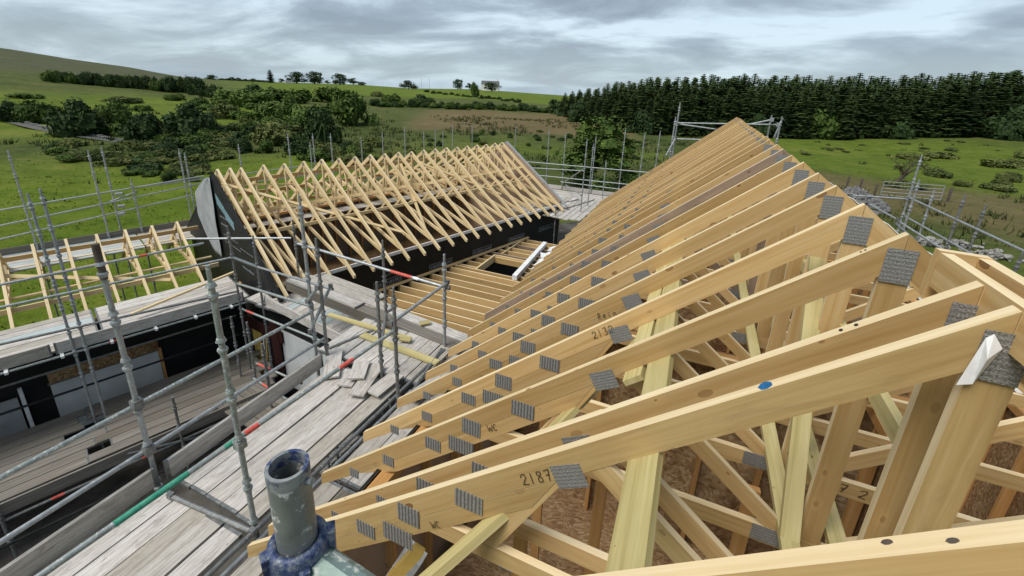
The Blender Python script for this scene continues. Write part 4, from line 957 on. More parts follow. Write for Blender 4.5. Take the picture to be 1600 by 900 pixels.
# boarded window in the courtyard wall
wn = thing('boarded_window', 'white boarded window with brown strip on top in the black courtyard wall', 'window', LP(-4.9, 1.73, -6.45), -TH+rad(90))
def wbox(nm, m, x0, z0, x1, z1, y0, y1): MB().box((x0, -y1, z0), (x1, -y0, z1)).build(nm, m, wn)
wbox('panel', 'panel_white', -.92, -1.3, .92, -.02, 0, .05); wbox('head_strip', 'osb', -.92, .0, .95, .27, 0, .055); wbox('frame', 'pine_red', .93, -1.3, .99, .02, 0, .06); wbox('batten', 'board_dark', -.95, -.03, .95, .0, .0, .07)
st = thing('grey_sheet', 'grey sheet leaning on the courtyard wall at the left edge', 'sheet', LP(-6.6, 1.76, -7.6), -TH+rad(90))
MB().box((-.30, -.08, -.4), (.30, -.04, 1.1)).build('sheet', 'membrane_grey', st); MB().box((.34, -.1, -.4), (.40, -.04, 1.3)).build('edge_post', 'plastic_white', st)

# ------------------------------------------------------------------ joist deck between the roofs
JZ = -6.0; random.seed(16); JY = [7.62+.4*i for i in range(22)]
def wall_x(y):                                   # x where the black wall stands at that y
    p, q = LPn(0, 3.41, 0), LPn(1, 3.41, 0); return p.x+(q.x-p.x)*(y-p.y)/(q.y-p.y)
for i, y in enumerate(JY):
    x0 = wall_x(y)+.02; x1 = -2.24
    segs = [(x0, x1)]
    if 12.3 < y < 13.5: segs = [(x0, -6.40), (-5.0, x1)]
    for k, (a, b_) in enumerate(segs):
        lb = 'floor joist, %s from the scaffold in the deck between the roofs' % ORD[i]
        if len(segs) > 1: lb = ('left stub of' if k == 0 else 'right stub of')+' the '+ORD[i]+' joist, cut by the deck opening'
        member('floor_joist', V(a, y, JZ), V(b_, y, JZ), .047, .22, random.choice(['pine_side', 'pine_side', 'pine_side', 'pine_grey']), lb, 'joist', Z, 'joists of the deck', True)
a, b_ = LPn(-.6, 3.47, JZ+.05), LPn(8.1, 3.47, JZ+.05)
member('edge_beam', a, b_, .10, .05, 'pine_side', 'flat edge timber along the black wall, on the joist ends', 'beam')
member('trimmer', V(-6.38, 12.25, JZ+.05), V(-6.38, 13.72, JZ+.05), .06, .26, 'pine_pale', 'left trimmer of the deck opening', 'trimmer', Z, None, True)
member('trimmer', V(-6.35, 13.70, JZ+.05), V(-5.0, 13.70, JZ+.05), .05, .26, 'pine_side', 'far trimmer of the deck opening', 'trimmer', Z, None, True)
member('trimmer', V(-7.6, 12.21, JZ+.03), V(-4.9, 12.21, JZ+.03), .05, .26, 'pine_side', 'front trimmer of the deck opening', 'trimmer', Z, None, True)
member('upstand', V(-4.88, 12.05, JZ+.10), V(-5.08, 15.65, JZ+.10), .16, .16, 'plastic_white', 'white-wrapped upstand along the right side of the deck opening', 'upstand')
member('blocking', atz(784, 396, JZ+.03), atz(822, 371, JZ+.03), .047, .12, 'pine_side', 'short timber laid across the far joists', 'timber', Z, None, True)
mb = MB(); p0 = V(-4.6, 14.2, JZ+.06)
for i in range(9):
    a = i/8; mb.bar(p0+V(-.1*a+random.gauss(0, .03), 2.2*a-1.1, random.uniform(0, .05)), p0+V(-.1*a+random.gauss(0, .1), 2.2*a-.8, random.uniform(0, .1)), .22, .012, up=V(random.gauss(0, .4), random.gauss(0, .4), 1))
tag(mb.build('crumpled_wrap', 'plastic_white', None, p0), 'crumpled white wrapping beside the white upstand', 'wrapping')
# floor below the opening
mb = MB(); mb.box((-8.5, 6, GZ+.25), (-2.3, 17, GZ+.3)); tag(mb.build('floor_slab', 'soil'), 'dim concrete slab below the joist deck', 'floor')
# ------------------------------------------------------------------ scaffold
TR_ = 0.0242
def standard(x, y, z0, z1, label, m='galv_tube', cups=True, group=None, r=TR_, spigot=True):
    t = thing('scaffold_standard', label, 'scaffold tube', (x, y, z0), random.uniform(0, 6.3), group); H = z1-z0
    MB().tube((0, 0, 0), (0, 0, H-.16 if spigot else H), r, 12).build('tube', m, t)
    if spigot:
        MB().tube((0, 0, H-.17), (0, 0, H), r*.78, 10, r*.72).build('spigot', m, t)
    if cups:
        k = H-.30
        while k > .3 and k > H-4.2:
            MB().tube((0, 0, k), (0, 0, k+.035), r*1.25, 12, r*1.75).tube((0, 0, k+.035), (0, 0, k+.05), r*1.75, 12, r*1.6).build('cup', m, t)
            MB().tube((0, 0, k+.115), (0, 0, k+.15), r*1.7, 12, r*1.25).build('top_cup', m, t); k -= .5
    return t
def rail(p0, p1, label, m='galv_tube', bands=(), r=TR_, name='scaffold_rail', ends=True, group=None):
    p0 = Vector(p0); p1 = Vector(p1); d = (p1-p0).normalized(); L = (p1-p0).length
    t = thing(name, label, 'scaffold tube', p0, 0, group)
    MB().tube((0, 0, 0), p1-p0, r, 12, hollow=.004).build('tube', m, t)
    for (a, b, c) in bands: MB().tube(d*L*a, d*L*b, r+.0012, 12).build('paint_band', c, t)
    if ends:
        for e in (0, L): MB().bar(d*e-Z*.03, d*e+Z*.035, .05, .06, up=d).build('coupler', 'galv_old', t)
    return t
def board(p0, p1, label, m='weathered_board', wd=.225, th=.038, up=Z, cat='scaffold board', group=None, name='scaffold_board', band=True):
    p0 = Vector(p0); p1 = Vector(p1)
    t = thing(name, label, cat, p0, 0, group); d = (p1-p0).normalized(); L = (p1-p0).length
    MB().bar((0, 0, 0), d*L, wd, th, up).build('plank', m, t)
    if band:
        for e in (0.0, L-.03): MB().bar(d*(e-.001), d*(e+.031), wd+.003, th+.003, up).build('end_band', 'galv_old', t)
    return t
ZN, ZL, ZW = -4.15, -5.2, -6.9                  # near walkway, left platform, lower lift
rj = lambda a: random.uniform(-a, a)
random.seed(44)
# near walkway
for k in range(5):
    x = -4.50+.24*k; w_ = ['beside the toe board', 'second from the toe board', 'in the middle', 'second from the right edge tube', 'along the right edge tube'][k]
    board((x+rj(.006), -1.1, ZN-.02+rj(.004)), (x+rj(.02), 1.86+rj(.02), ZN-.02+rj(.004)), 'grey weathered board of the front walkway bay, '+w_)
    board((x+rj(.006), 1.955+rj(.01), ZN-.02+rj(.004)), (x+rj(.02), 4.22+rj(.06), ZN-.02+rj(.004)), 'grey weathered board of the second walkway bay, '+w_)
for k in range(3):
    x = -3.12+.24*k; w_ = ['nearest the edge tube', 'in the middle', 'against the wall'][k]
    board((x+rj(.01), -.8+.2*k, ZN-.10), (x+rj(.01), 2.7, ZN-.10), 'inner walkway board under the near tails, '+w_, random.choice(['weathered_board', 'board_dark']))
    board((x+rj(.01), 2.75, ZN-.10), (x+rj(.01), 5.9, ZN-.10), 'far inner walkway board under the tails, '+w_)
for i, (a, b_, m_, lb) in enumerate((((-2.72, 1.25), (-2.66, 3.3), 'plastic_white', 'white strip lying on the inner boards'), ((-2.60, 1.1), (-2.56, 3.6), 'pine_pale', 'pale batten lying on the inner boards'), ((-2.50, 1.3), (-2.47, 3.4), 'galv_tube', 'grey metal strip lying on the inner boards'), ((-2.38, 1.2), (-2.36, 3.7), 'timber_yellow', 'yellow batten lying on the inner boards'), ((-2.28, 1.3), (-2.27, 3.8), 'plastic_white', 'white strip against the wall beside the yellow batten'))):
    member('loose_strip', V(a[0], a[1], ZN-.05), V(b_[0], b_[1], ZN-.05), .07, .03, m_, lb, 'strip')
board((-4.70, -.9, ZN+.10), (-4.72, 1.84, ZN+.10), 'front toe board on edge along the walkway', wd=.225, up=X, cat='toe board', name='toe_board')
board((-4.70, 1.93, ZN+.10), (-4.76, 4.12, ZN+.10), 'second toe board on edge, beyond the front one', wd=.225, up=X, cat='toe board', name='toe_board')
P1 = atz(398, 820, ZN); P2 = atz(245, 750, ZN); C1 = atz(495, 560, ZN); C2 = atz(512, 560, ZN); D1 = atz(597, 590, ZN); D2 = atz(622, 620, ZN); D3 = atz(604, 503, ZN); E1 = atz(695, 541, ZN)
G0 = GZ+.12
STD = [(P1, (320, 415), 'galv_green', 'pale green-grey scaffold post in front, at the right edge of the walkway'), (P2, (145, 385), 'galv_tube', 'scaffold post outside the toe board, with rust-brown top'),
       (C1, (470, 305), 'galv_tube', 'tallest scaffold post at the middle corner of the platform'), (C2, (497, 372), 'galv_old', 'shorter scaffold post just right of the tallest corner post'),
       (D1, (592, 440), 'galv_old', 'short post left of the pair beside the loose offcuts'), (D2, (620, 448), 'galv_old', 'short post right of the pair beside the loose offcuts'),
       (D3, (602, 375), 'galv_old', 'tall post at the joist deck edge, in the middle of the picture'), (E1, (696, 397), 'galv_tube', 'post nearest the tails of the near roof')]
for p, top, m_, lb in STD: standard(p.x, p.y, G0, zon(p, *top), lb, m_)
def onp(p, px, py): return V(p.x, p.y, zon(p, px, py))
MB_ = MB
# rust-brown sleeve on the second post
zt = zon(P2, 145, 385); o = MB().tube((0, 0, 0), (0, 0, .34), .030, 12).build('post_sleeve', 'bark', None); o.location = (P2.x, P2.y, zt-.32); tag(o, 'brown sleeve over the top of the post outside the toe board', 'sleeve')
# guard tube along the right edge of the walkway: grey, green and red
q1 = onp(P1, 373, 694); q2 = onp(D2, 620, 520); dq = (q2-q1); q0 = q1-dq*(2.6/dq.y)
q0 = V(q0.x, q1.y-2.4, q1.z+.0)
off = V(-.05, 0, 0); Lq = (q2+dq*.03-q0).length
rail(q0+off, q2+off+dq*.03, 'long guard tube along the walkway, grey with green and red painted bands', 'galv_green', ((.33, .44, 'paint_green'), (.505, .53, 'paint_green'), (.545, .575, 'paint_red'), (.79, .835, 'paint_red')))
rail(onp(D2, 625, 505)+off, onp(E1, 697, 443)+V(.02, .06, 0), 'short guard tube from the offcuts up to the post nearest the tails', bands=((-.01, .06, 'paint_red'),))
rail(aty(463, 380, C1.y+1.25), onp(E1, 697, 450)+V(.05, .03, 0), 'guard tube crossing before the joist deck, with one red band', bands=((.66, .79, 'paint_red'), (.80, .83, 'plastic_white')))
a = atz(267, 775, ZN+.02); b_ = atz(395, 831, ZN+.02); rail(a, b_, 'transom tube across the walkway at the front post', 'galv_old')
rail((-3.345, -1.0, ZN+.005), (-3.33, 5.3, ZN+.005), 'dark ledger tube along the right edge of the boards', 'galv_old', ends=False)
rail((-3.29, -1.0, ZN-.07), (-3.27, 4.3, ZN-.07), 'second ledger tube just below the dark one', 'galv_tube', ends=False)
# courtyard-side guard rails
u0 = atx(-60, 779, P2.x-.03); u1 = V(C1.x-.03, C1.y, zon(C1, 488, 489)); rail(u0, u1, 'upper courtyard guard rail splashed with white', 'galv_green', ends=False)
u0 = atx(-60, 885, P2.x-.03); u1 = V(C2.x-.03, C2.y, zon(C2, 508, 530)); rail(u0, u1, 'lower courtyard guard rail', 'galv_tube', ends=False)
for (px, py, nm) in ((209, 633, 'upper'), (229, 704, 'lower')):
    z = zon(P2, px, py); tag(MB().bar((P2.x, P2.y, z-.05), (P2.x, P2.y, z+.05), .085, .085, up=X).build('tube_coupler', 'galv_old', None, V(P2.x, P2.y, z)), nm+' coupler on the post outside the toe board', 'coupler')
z = zon(P1, 373, 694); tag(MB().bar((P1.x, P1.y, z-.045), (P1.x, P1.y, z+.045), .08, .08, up=X).build('tube_coupler', 'galv_green', None, V(P1.x, P1.y, z)), 'coupler holding the long guard tube on the front post', 'coupler')
# diagonal braces on the corner posts
rail(onp(C2, 497, 440)+V(.05, -.1, -.05), onp(C1, 476, 470)+V(.0, -.05, 0), 'short tube clamped between the two corner posts', ends=True)
rail(onp(C1, 495, 515)+V(-.02, -.05, 0), onp(C2, 516, 455)+V(.04, .15, .05), 'short diagonal tube low on the corner posts')
rail(onp(D1, 598, 545), onp(D3, 604, 488), 'tube between the offcut post and the deck edge post', 'galv_old')
# right-hand middle platform, boards along Y
for k in range(8):
    x = -5.02+.24*k
    board((x+rj(.01), 4.36+rj(.05), ZN-.02), (x+rj(.03), 5.50+rj(.1), ZN-.02), 'weathered board of the middle platform, %s from the corner posts' % ORD[k])
rail(atz(508, 547, ZN+.01), atz(585, 515, ZN+.01), 'ledger tube on the boards right of the corner posts', 'galv_old', ends=False)
rail(atz(640, 618, ZN+.02), atz(690, 545, ZN+.02), 'dark transom at the end of the middle platform', 'galv_old', ends=False)
# cross boards towards the joist deck
c0 = atz(446, 441, ZN); c1 = atz(716, 549, ZN); dc = (c1-c0).normalized(); nc = V(-dc.y, dc.x, 0)
def cross(t0, t1, off_, lb, m_='weathered_board', dz=0): board(c0+dc*t0+nc*(off_+.115)+Z*dz, c0+dc*t1+nc*(off_+.115)+Z*dz, lb, m_)
LT = (c1-c0).length
cross(0, LT*.47, 0, 'front cross board, pale, left half towards the long roof', dz=.04); cross(0.2, LT*.60, .24, 'pale cross board behind the front one', dz=.04)
cross(LT*.42, LT*1.0, .0, 'dark cross board at the right, by the tails', 'board_dark'); cross(LT*.52, LT*1.02, .25, 'pale cross board on the joist side, by the tails'); cross(.4, LT*.5, .48, 'far cross board next to the black wall', dz=.04)
board(c0+nc*.02-Z*.09, c1+nc*.02-Z*.09, 'dark board on edge under the cross boards', 'board_dark', wd=.18, up=nc, cat='toe board', name='toe_board')
# left-hand middle platform, one lift lower
for k in range(14):
    x = -9.55+.24*k; y0 = 6.22-.13*(x+8.7)*.3
    board((x, y0+rj(.04), ZL-.02), (x+rj(.02), 7.55+rj(.05), ZL-.02), 'board of the lower middle platform, %s from the black gable' % ORD[k], 'board_blue' if k in (5, 9, 10) else 'weathered_board')
board(atz(414, 470, ZL+.11), atz(556, 541, ZL+.11), 'toe board on edge above the courtyard doorway', wd=.225, up=Y, cat='toe board', name='toe_board')
rail(atz(376, 482, ZL-.08), atz(560, 556, ZL-.08), 'green-grey ledger tube under the toe board above the doorway', 'galv_green', bands=((.06, .13, 'paint_red'),))
# greenish planks and loose offcuts
def loose(px0, px1, m_, wd, lb, z=ZN+.03, th=.026): board(atz(*px0, z), atz(*px1, z), lb, m_, wd, th, name='loose_plank', cat='plank', band=False)
loose((513, 491), (640, 529), 'treated_timber', .10, 'long yellow-green plank lying across the middle platform')
loose((566, 523), (684, 567), 'treated_timber', .13, 'second yellow-green plank ending near the tails')
loose((625, 529), (642, 531), 'treated_timber', .11, 'short yellow-green offcut on the middle platform', ZN+.06); loose((656, 506), (672, 503), 'treated_timber', .12, 'small yellow block on the cross boards', ZN+.06)
loose((524, 546), (517, 590), 'weathered_board', .225, 'leftmost grey offcut leaning at the toe board end', ZN+.05)
loose((566, 565), (556, 592), 'weathered_board', .225, 'top grey offcut of the loose pile', ZN+.12)
loose((556, 579), (538, 603), 'weathered_board', .225, 'grey offcut with dark end under the top one', ZN+.04)
loose((590, 569), (556, 618), 'weathered_board', .225, 'long grey offcut beneath the top one', ZN+.07)
loose((622, 584), (581, 616), 'weathered_board', .225, 'brown-stained offcut beside the short posts', ZN+.06)
loose((690, 590), (640, 622), 'weathered_board', .2, 'grey offcut half under the tails', ZN+.03)
# left platform along the low wing
random.seed(52)
for k in range(7):
    n = 1.384+.238*k
    for j, (s0, s1) in enumerate(((-11.5, -7.6), (-7.55, -4.9), (-4.85, -2.15))):
        board(LP(s0, n, ZL-.02), LP(s1, n+rj(.01), ZL-.02), 'pale board of the left platform, %s row from the low roof, %s' % (ORD[k], ['at the left edge', 'in the middle', 'near the black gable'][j]), 'board_blue' if (k, j) in ((2, 1), (3, 0)) else 'weathered_board')
for j, (s0, s1) in enumerate(((-11.5, -5.6), (-5.55, -2.3))):
    board(LP(s0, 2.99, ZL+.07), LP(s1, 2.99, ZL+.07), ['left toe board on edge of the left platform', 'right toe board on edge of the left platform'][j], wd=.24, up=LN, cat='toe board', name='toe_board')
rail(LP(-11.5, 3.03, ZL-.10), LP(-2.2, 3.03, ZL-.10), 'ledger tube under the left platform', 'galv_green', bands=((.72, .745, 'paint_red'),), ends=False)
for i in range(6):
    s = -6.2+.72*i; MB_ = MB().bar(LP(s, 2.95, ZL-.07), LP(s, 3.12, ZL-.09), .05, .05); tag(MB_.build('transom_end', 'plastic_white', None, LP(s, 2.95, ZL-.07)), 'pale transom end under the left platform, %s from the left' % ORD[i], 'transom end')
qa = atz(376, 481, ZL); qb = atz(411, 478, ZL)
standard(qa.x, qa.y, G0, zon(qa, 355, 353), 'corner post in front of the black gable, left one', 'galv_old'); standard(qb.x, qb.y, G0, zon(qb, 395, 368), 'corner post in front of the black gable, right one', 'galv_old')
pA = atp(113, 470, LP(0, 3.10, 0), LN); pB = atp(96, 480, LP(0, 3.02, 0), LN)
standard(pA.x, pA.y, G0, zon(pA, 58, 295), 'second post from the left on the courtyard side of the left platform'); standard(pB.x, pB.y, G0, zon(pB, 45, 302), 'leftmost post on the courtyard side of the left platform')
pl_ = lambda px, py, n: atp(px, py, LP(0, n, 0), LN)
rail(pl_(-40, 453, 3.14), onp(qa, 361, 373)+LN*.0, 'top guard rail of the left platform') if False else rail(pl_(-40, 453, 3.12), pl_(318, 380, 3.12), 'top guard rail of the left platform', bands=((.66, .70, 'paint_red'),), ends=False)
rail(pl_(-40, 489, 3.12), onp(qa, 364, 402), 'middle guard rail of the left platform, ending at the gable corner', ends=False)
rail(pl_(-40, 547, 3.12), onp(qa, 372, 455), 'lowest guard rail of the left platform', 'galv_old', ends=False)
rail(onp(qa, 363, 402), onp(qb, 402, 417), 'short pale rail between the two gable corner posts', 'galv_green', r=.033)
rail(onp(qb, 402, 417), aty(520, 452, 5.2), 'guard rail running right from the gable corner', ends=False)
rail(onp(qa, 368, 443)+V(.03, 0, 0), onp(C1, 489, 478), 'middle rail from the gable corner to the tallest corner post', 'galv_green')
zr = 9.2; rail(pl_(292, 373, 2.2), aty(455, 372, 6.9), 'level rail in front of the black gable', ends=False)
px_ = aty(457, 343, 7.3); standard(px_.x, px_.y, G0, px_.z, 'thin post behind the tallest corner post', 'galv_old')
member('loose_batten', pl_(205, 491, 2.5), pl_(366, 425, 2.0), .06, .045, 'pine_pale', 'pale batten leaning on the left platform towards the black gable', 'batten')
# lower lift in the courtyard, its shade put into a darker board colour
random.seed(61)
for k in range(8):
    n = 2.62+.242*k
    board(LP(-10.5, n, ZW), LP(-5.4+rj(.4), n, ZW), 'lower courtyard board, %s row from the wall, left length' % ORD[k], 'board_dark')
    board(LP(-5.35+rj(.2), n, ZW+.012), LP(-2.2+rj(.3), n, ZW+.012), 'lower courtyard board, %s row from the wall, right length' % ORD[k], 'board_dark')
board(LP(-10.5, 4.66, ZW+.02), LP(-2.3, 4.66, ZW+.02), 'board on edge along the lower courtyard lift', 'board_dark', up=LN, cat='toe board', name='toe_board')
rail(LP(-10.5, 4.72, ZW-.16), LP(-2.4, 4.72, ZW-.16), 'ledger tube below the lower courtyard lift', 'galv_old', bands=((.55, .57, 'paint_red'), (.70, .725, 'paint_red')), ends=False)
rail(LP(-10.5, 2.5, ZW+.52), LP(-2.4, 2.5, ZW+.52), 'dark tube along the courtyard wall, lower one', 'tube_black', ends=False); rail(LP(-10.5, 2.45, ZW+1.05), LP(-2.4, 2.45, ZW+1.05), 'dark tube along the courtyard wall, upper one', 'galv_old', ends=False)
rail(LP(-10.5, 4.7, GZ+.7), LP(-2.4, 4.9, GZ+.75), 'dark low tube near the courtyard ground', 'tube_black', ends=False)
rail(LP(-5.0, 4.7, ZW+.05), LP(-3.2, 4.75, ZW-.45), 'thin bracing tube at the edge of the lower lift', 'galv_old', ends=False)
for i, (s, n) in enumerate(((-6.6, 4.75), (-4.2, 4.75), (-2.5, 4.7))):
    p = LP(s, n, 0); standard(p.x, p.y, G0, ZW+.9 if i else ZW+.2, 'lower courtyard post, %s' % ['left', 'middle', 'right, near the doorway'][i], 'galv_old', spigot=False)
for k in range(4):      # boards turning the corner below the doorway
    y = 5.55-.24*k; board((-8.8, y, ZW+.03), (-5.4, y-.3, ZW+.03), 'lower board beneath the doorway, %s from the wall' % ORD[k], 'board_dark')  # darkened like the lift, shade is in the board colour
# courtyard doorway wall under the middle platform
dw = wall_thing('house_wall', 'black courtyard wall with the doorway under the middle platform', (-9.75, 6.75), (-4.2, 6.1), GZ, -5.40, 'membrane_black', None, studs=False, side=1)
dn = V(-.65, -5.55, 0).normalized()
def dwall(px, py): v = ray(px, py); p = V(-9.75, 6.75, 0); n = V(.65, 5.55, 0); return v*(p.dot(n)/v.dot(n))
def dpanel(nm, x0, x1, y0, y1, m_, lb, cat, out=.125):
    a, b_ = dwall(x0, y0), dwall(x1, y0); z1 = a.z; z0 = dwall(x0, y1).z; n = V(-.65, -5.55, 0).normalized()
    p0 = V(a.x, a.y, z0)+n*out; d = V(b_.x-a.x, b_.y-a.y, 0); tag(MB().prism([(0, 0), (d.length, 0), (d.length, z1-z0), (0, z1-z0)], (0, 0, 0), d.normalized(), Z, -n, .05, (0, 1)).build(nm, m_, None), lb, cat).location = p0
dpanel('white_panel', 446, 540, 512, 590, 'panel_white', 'white panel in the doorway wall under the middle platform', 'panel')
dpanel('steel_column', 432, 444, 498, 590, 'steel_red', 'dark red steel column beside the white panel', 'column', .2)
dpanel('steel_beam', 388, 446, 486, 500, 'steel_red', 'dark red steel beam over the doorway', 'beam', .19)
dpanel('yellow_board', 404, 416, 505, 570, 'timber_yellow', 'yellow board standing in the doorway', 'board', .18)
for i, (x0, x1) in enumerate(((419, 428), (424, 434), (428, 437))):
    a = dwall(x0, 520); b_ = dwall(x1, 575); n = V(-.65, -5.55, 0).normalized(); member('yellow_batten', b_+n*.3, a+n*.2, .035, .025, ['timber_yellow', 'plastic_white', 'timber_yellow'][i], ['left yellow batten leaning in the doorway', 'white strip leaning in the doorway', 'right yellow batten leaning in the doorway'][i], 'batten', X)
rail(atz(400, 567, ZW+.6), atz(470, 598, ZW+.6), 'rail below the doorway with red paint', 'galv_green', bands=((.05, .35, 'paint_red'),)); rail(atz(395, 590, ZW+.2), atz(450, 625, ZW+.2), 'low rail below the doorway with red paint', 'galv_green', bands=((.3, .55, 'paint_red'),))
for i, (px, py) in enumerate(((401, 600), (425, 640), (377, 590))): p = atz(px, py, ZW); standard(p.x, p.y, G0, ZL-.05, 'dim post under the middle platform, %s' % ['by the doorway', 'front one', 'left one'][i], 'galv_old', spigot=False)
# inner side wall closing the courtyard under the walkway
random.seed(63)
for i, (x, y, l, w_) in enumerate(((-6.2, 2.6, 1.2, .2), (-5.9, 3.3, .9, .15), (-6.8, 2.2, .7, .3), (-5.6, 1.8, 1.1, .12))):
    member('timber_offcut', V(x, y, GZ+.16), V(x+l*.8, y+l*.5, GZ+.2), w_, .05, ['timber_yellow', 'board_dark', 'membrane_grey', 'pine_side'][i], ['yellow offcut on the courtyard ground', 'dark offcut on the courtyard ground', 'grey sheet piece on the courtyard ground', 'orange offcut on the courtyard ground'][i], 'offcut')
# scaffold on the far side of the long roof
random.seed(71)
BACK = [(372, 225), (449, 208), (484, 222), (488, 208), (516, 208), (564, 214), (597, 205), (632, 198), (662, 206), (680, 202), (692, 205), (707, 196), (738, 196), (806, 198)]
for i, (px, py) in enumerate(BACK):
    p = pl_(px, py, -4.3 if i not in (2, 9) else -5.1); standard(p.x, p.y, G0, p.z, 'scaffold post behind the long roof, %s from the left' % ORD[i], 'galv_tube', cups=i < 5, spigot=i < 8)
LEFT = [(12, 235, -4.35, 'leftmost post behind the low roof'), (137, 235, -4.35, 'left of the two tall posts behind the low roof'), (158, 230, -4.9, 'right of the two tall posts behind the low roof'), (204, 280, -4.35, 'short post right of the two tall ones behind the low roof'), (279, 232, -4.35, 'tall post left of the black gable top'), (288, 238, -5.1, 'thinner post just left of the black gable top')]
for px, py, n, lb in LEFT: p = pl_(px, py, n); standard(p.x, p.y, G0, p.z, lb)
for (a, b_, n, lb) in (((-40, 335), (318, 275), -4.4, 'top back rail behind the low roof'), ((-40, 361), (312, 287), -4.4, 'second back rail behind the low roof'), ((-40, 378 if False else 383), (300, 305), -4.4, 'third back rail behind the low roof'),
                       ((212, 293), (478, 259), -4.4, 'top back rail behind the black gable'), ((400, 284), (800, 232), -4.4, 'top back rail behind the long roof'), ((330, 312), (800, 250), -4.4, 'lower back rail behind the long roof')):
    rail(pl_(*a, n), pl_(*b_, n), lb, ends=False)
for i, (px, py) in enumerate(((186, 303), (190, 322), (190, 334))):
    p = pl_(px, py, -4.6); tag(MB().bar(p-LD*.09, p+LD*.09, .16, .07).build('tube_coupler', 'galv_tube', None, p), '%s coupler on the tall posts behind the low roof' % ['upper', 'middle', 'lower'][i], 'coupler')
rail(pl_(172, 315, -4.9), pl_(212, 300, -4.3), 'short slanting tube between the posts behind the low roof')
for k in range(7):
    n = -4.25+.24*k
    for j, (s0, s1) in enumerate(((-11.5, -7.2), (-7.15, -3.3), (-3.25, .6), (.65, 4.5), (4.55, 8.4), (8.45, 12.6))):
        board(LP(s0, n, ZL-.02), LP(s1, n, ZL-.02), 'pale board of the back platform, %s row from the outside, %s length from the left' % (ORD[k], ORD[j]), 'weathered_board' if j != 1 or k % 2 else 'board_blue', band=False)
board(LP(-11.5, -4.39, ZL+.08), LP(-.5, -4.39, ZL+.08), 'dark toe board along the back platform behind the low roof', 'board_dark', up=LN, cat='toe board', name='toe_board', band=False)
board(LP(-.4, -4.39, ZL+.08), LP(12.6, -4.39, ZL+.08), 'dark toe board along the back platform behind the long roof', 'board_dark', up=LN, cat='toe board', name='toe_board', band=False)
# scaffold beyond the far gable
FEET = [((853, 285), (858, 202)), ((878, 289), (884, 207)), ((967, 293), (978, 202)), ((998, 285), (1009, 207)), ((1024, 262), (1031, 204)), ((907, 333), (918, 217)), ((918, 324), (922, 224)), ((924, 290), (928, 212)), ((941, 311), (948, 250))]
FL = ['left', 'second from the left', 'third from the left', 'fourth from the left', 'right, next to the near roof', 'front left of the inner trio', 'front right of the inner trio', 'rear of the inner trio', 'short, right of the inner trio']
for (ft, tp), lb in zip(FEET, FL):
    y = 22.5; p = aty(*ft, 22.5) if ft[1] < 300 else atz(*ft, ZL); standard(p.x, p.y, G0, zon(p, *tp), 'post beyond the far gable, '+lb, cups=True)
for a, b_, lb in (((815, 252), (1030, 271), 'top rail beyond the far gable'), ((825, 262), (912, 267), 'second rail beyond the far gable'), ((832, 273), (1000, 290), 'third rail beyond the far gable'), ((876, 284), (970, 296), 'lowest rail beyond the far gable')): rail(aty(*a, 22.4), aty(*b_, 22.4), lb, ends=False)
rail(aty(879, 286, 22.3), aty(912, 264, 20.0), 'pale slanting tube beyond the far gable', 'galv_green'); rail(aty(884, 289, 22.3), aty(908, 305, 18.5), 'lower slanting tube beyond the far gable')
for k in range(6):
    y = 21.0+.25*k; board((-10.4, y, ZL-.02), (-2.0, y, ZL-.02), 'pale cross board beyond the far gable, %s from the house' % ORD[k], band=False)
board((-10.4, 22.55, ZL+.10), (-1.5, 22.55, ZL+.10), 'grey toe board beyond the far gable', up=Y, cat='toe board', name='toe_board', band=False)
for k in range(13):
    x = -7.2+.25*k; board((x, 17.0+rj(.15), ZL+.03), (x+.1, 20.95, ZL+.03), 'pale board between the two roofs at the far end, %s from the left' % ORD[k], band=False)
rail((-6.6, 17.6, ZL+.07), (-5.1, 20.5, ZL+.07), 'dark tube lying on the far boards', 'galv_old'); rail((-5.6, 17.2, ZL+.07), (-4.4, 20.9, ZL+.07), 'second dark tube lying on the far boards', 'galv_old')
for i, (x, y) in enumerate(((-6.3, 17.1), (-5.2, 17.2))): standard(x, y, G0, ZL+.4, ['left', 'right'][i]+' short post under the far boards', 'galv_old', spigot=False)
# tower at the far gable of the near roof
TW = [((1063, 160), 16.2, 'tall left post of the far ridge tower'), ((1056, 182), 15.9, 'short left post of the far ridge tower'), ((1206, 180), 16.2, 'right post of the far ridge tower'), ((1222, 182), 15.7, 'outer right post of the far ridge tower')]
tw = []
for (q, y, lb) in TW: p = aty(*q, y); tw.append(p); standard(p.x, p.y, G0, p.z, lb)
rail(aty(1056, 192, 16.0), aty(1216, 195, 16.0), 'top rail of the far ridge tower', 'galv_green'); rail(aty(1062, 194, 16.3), aty(1118, 202, 16.3), 'slanting tube at the left of the far ridge tower'); rail(aty(1054, 217, 16.0), aty(1120, 219, 16.0), 'lower rail of the far ridge tower')
rail(aty(1168, 195, 16.1), aty(1206, 187, 16.0), 'slanting tube at the right of the far ridge tower'); rail(aty(1040, 244, 15.6), aty(1056, 215, 15.8), 'short brace at the left foot of the far ridge tower'); rail(aty(1210, 214, 15.7), aty(1222, 186, 15.7), 'short brace at the right of the far ridge tower')
for i, q in enumerate(((1056, 192), (1054, 217), (1206, 187), (1216, 195))): p = aty(*q, 15.95); tag(MB().bar(p-Z*.06, p+Z*.06, .12, .1, up=X).build('tube_coupler', 'galv_tube', None, p), ['upper left coupler of the far ridge tower', 'lower left coupler of the far ridge tower', 'upper right coupler of the far ridge tower', 'outer right coupler of the far ridge tower'][i], 'coupler')
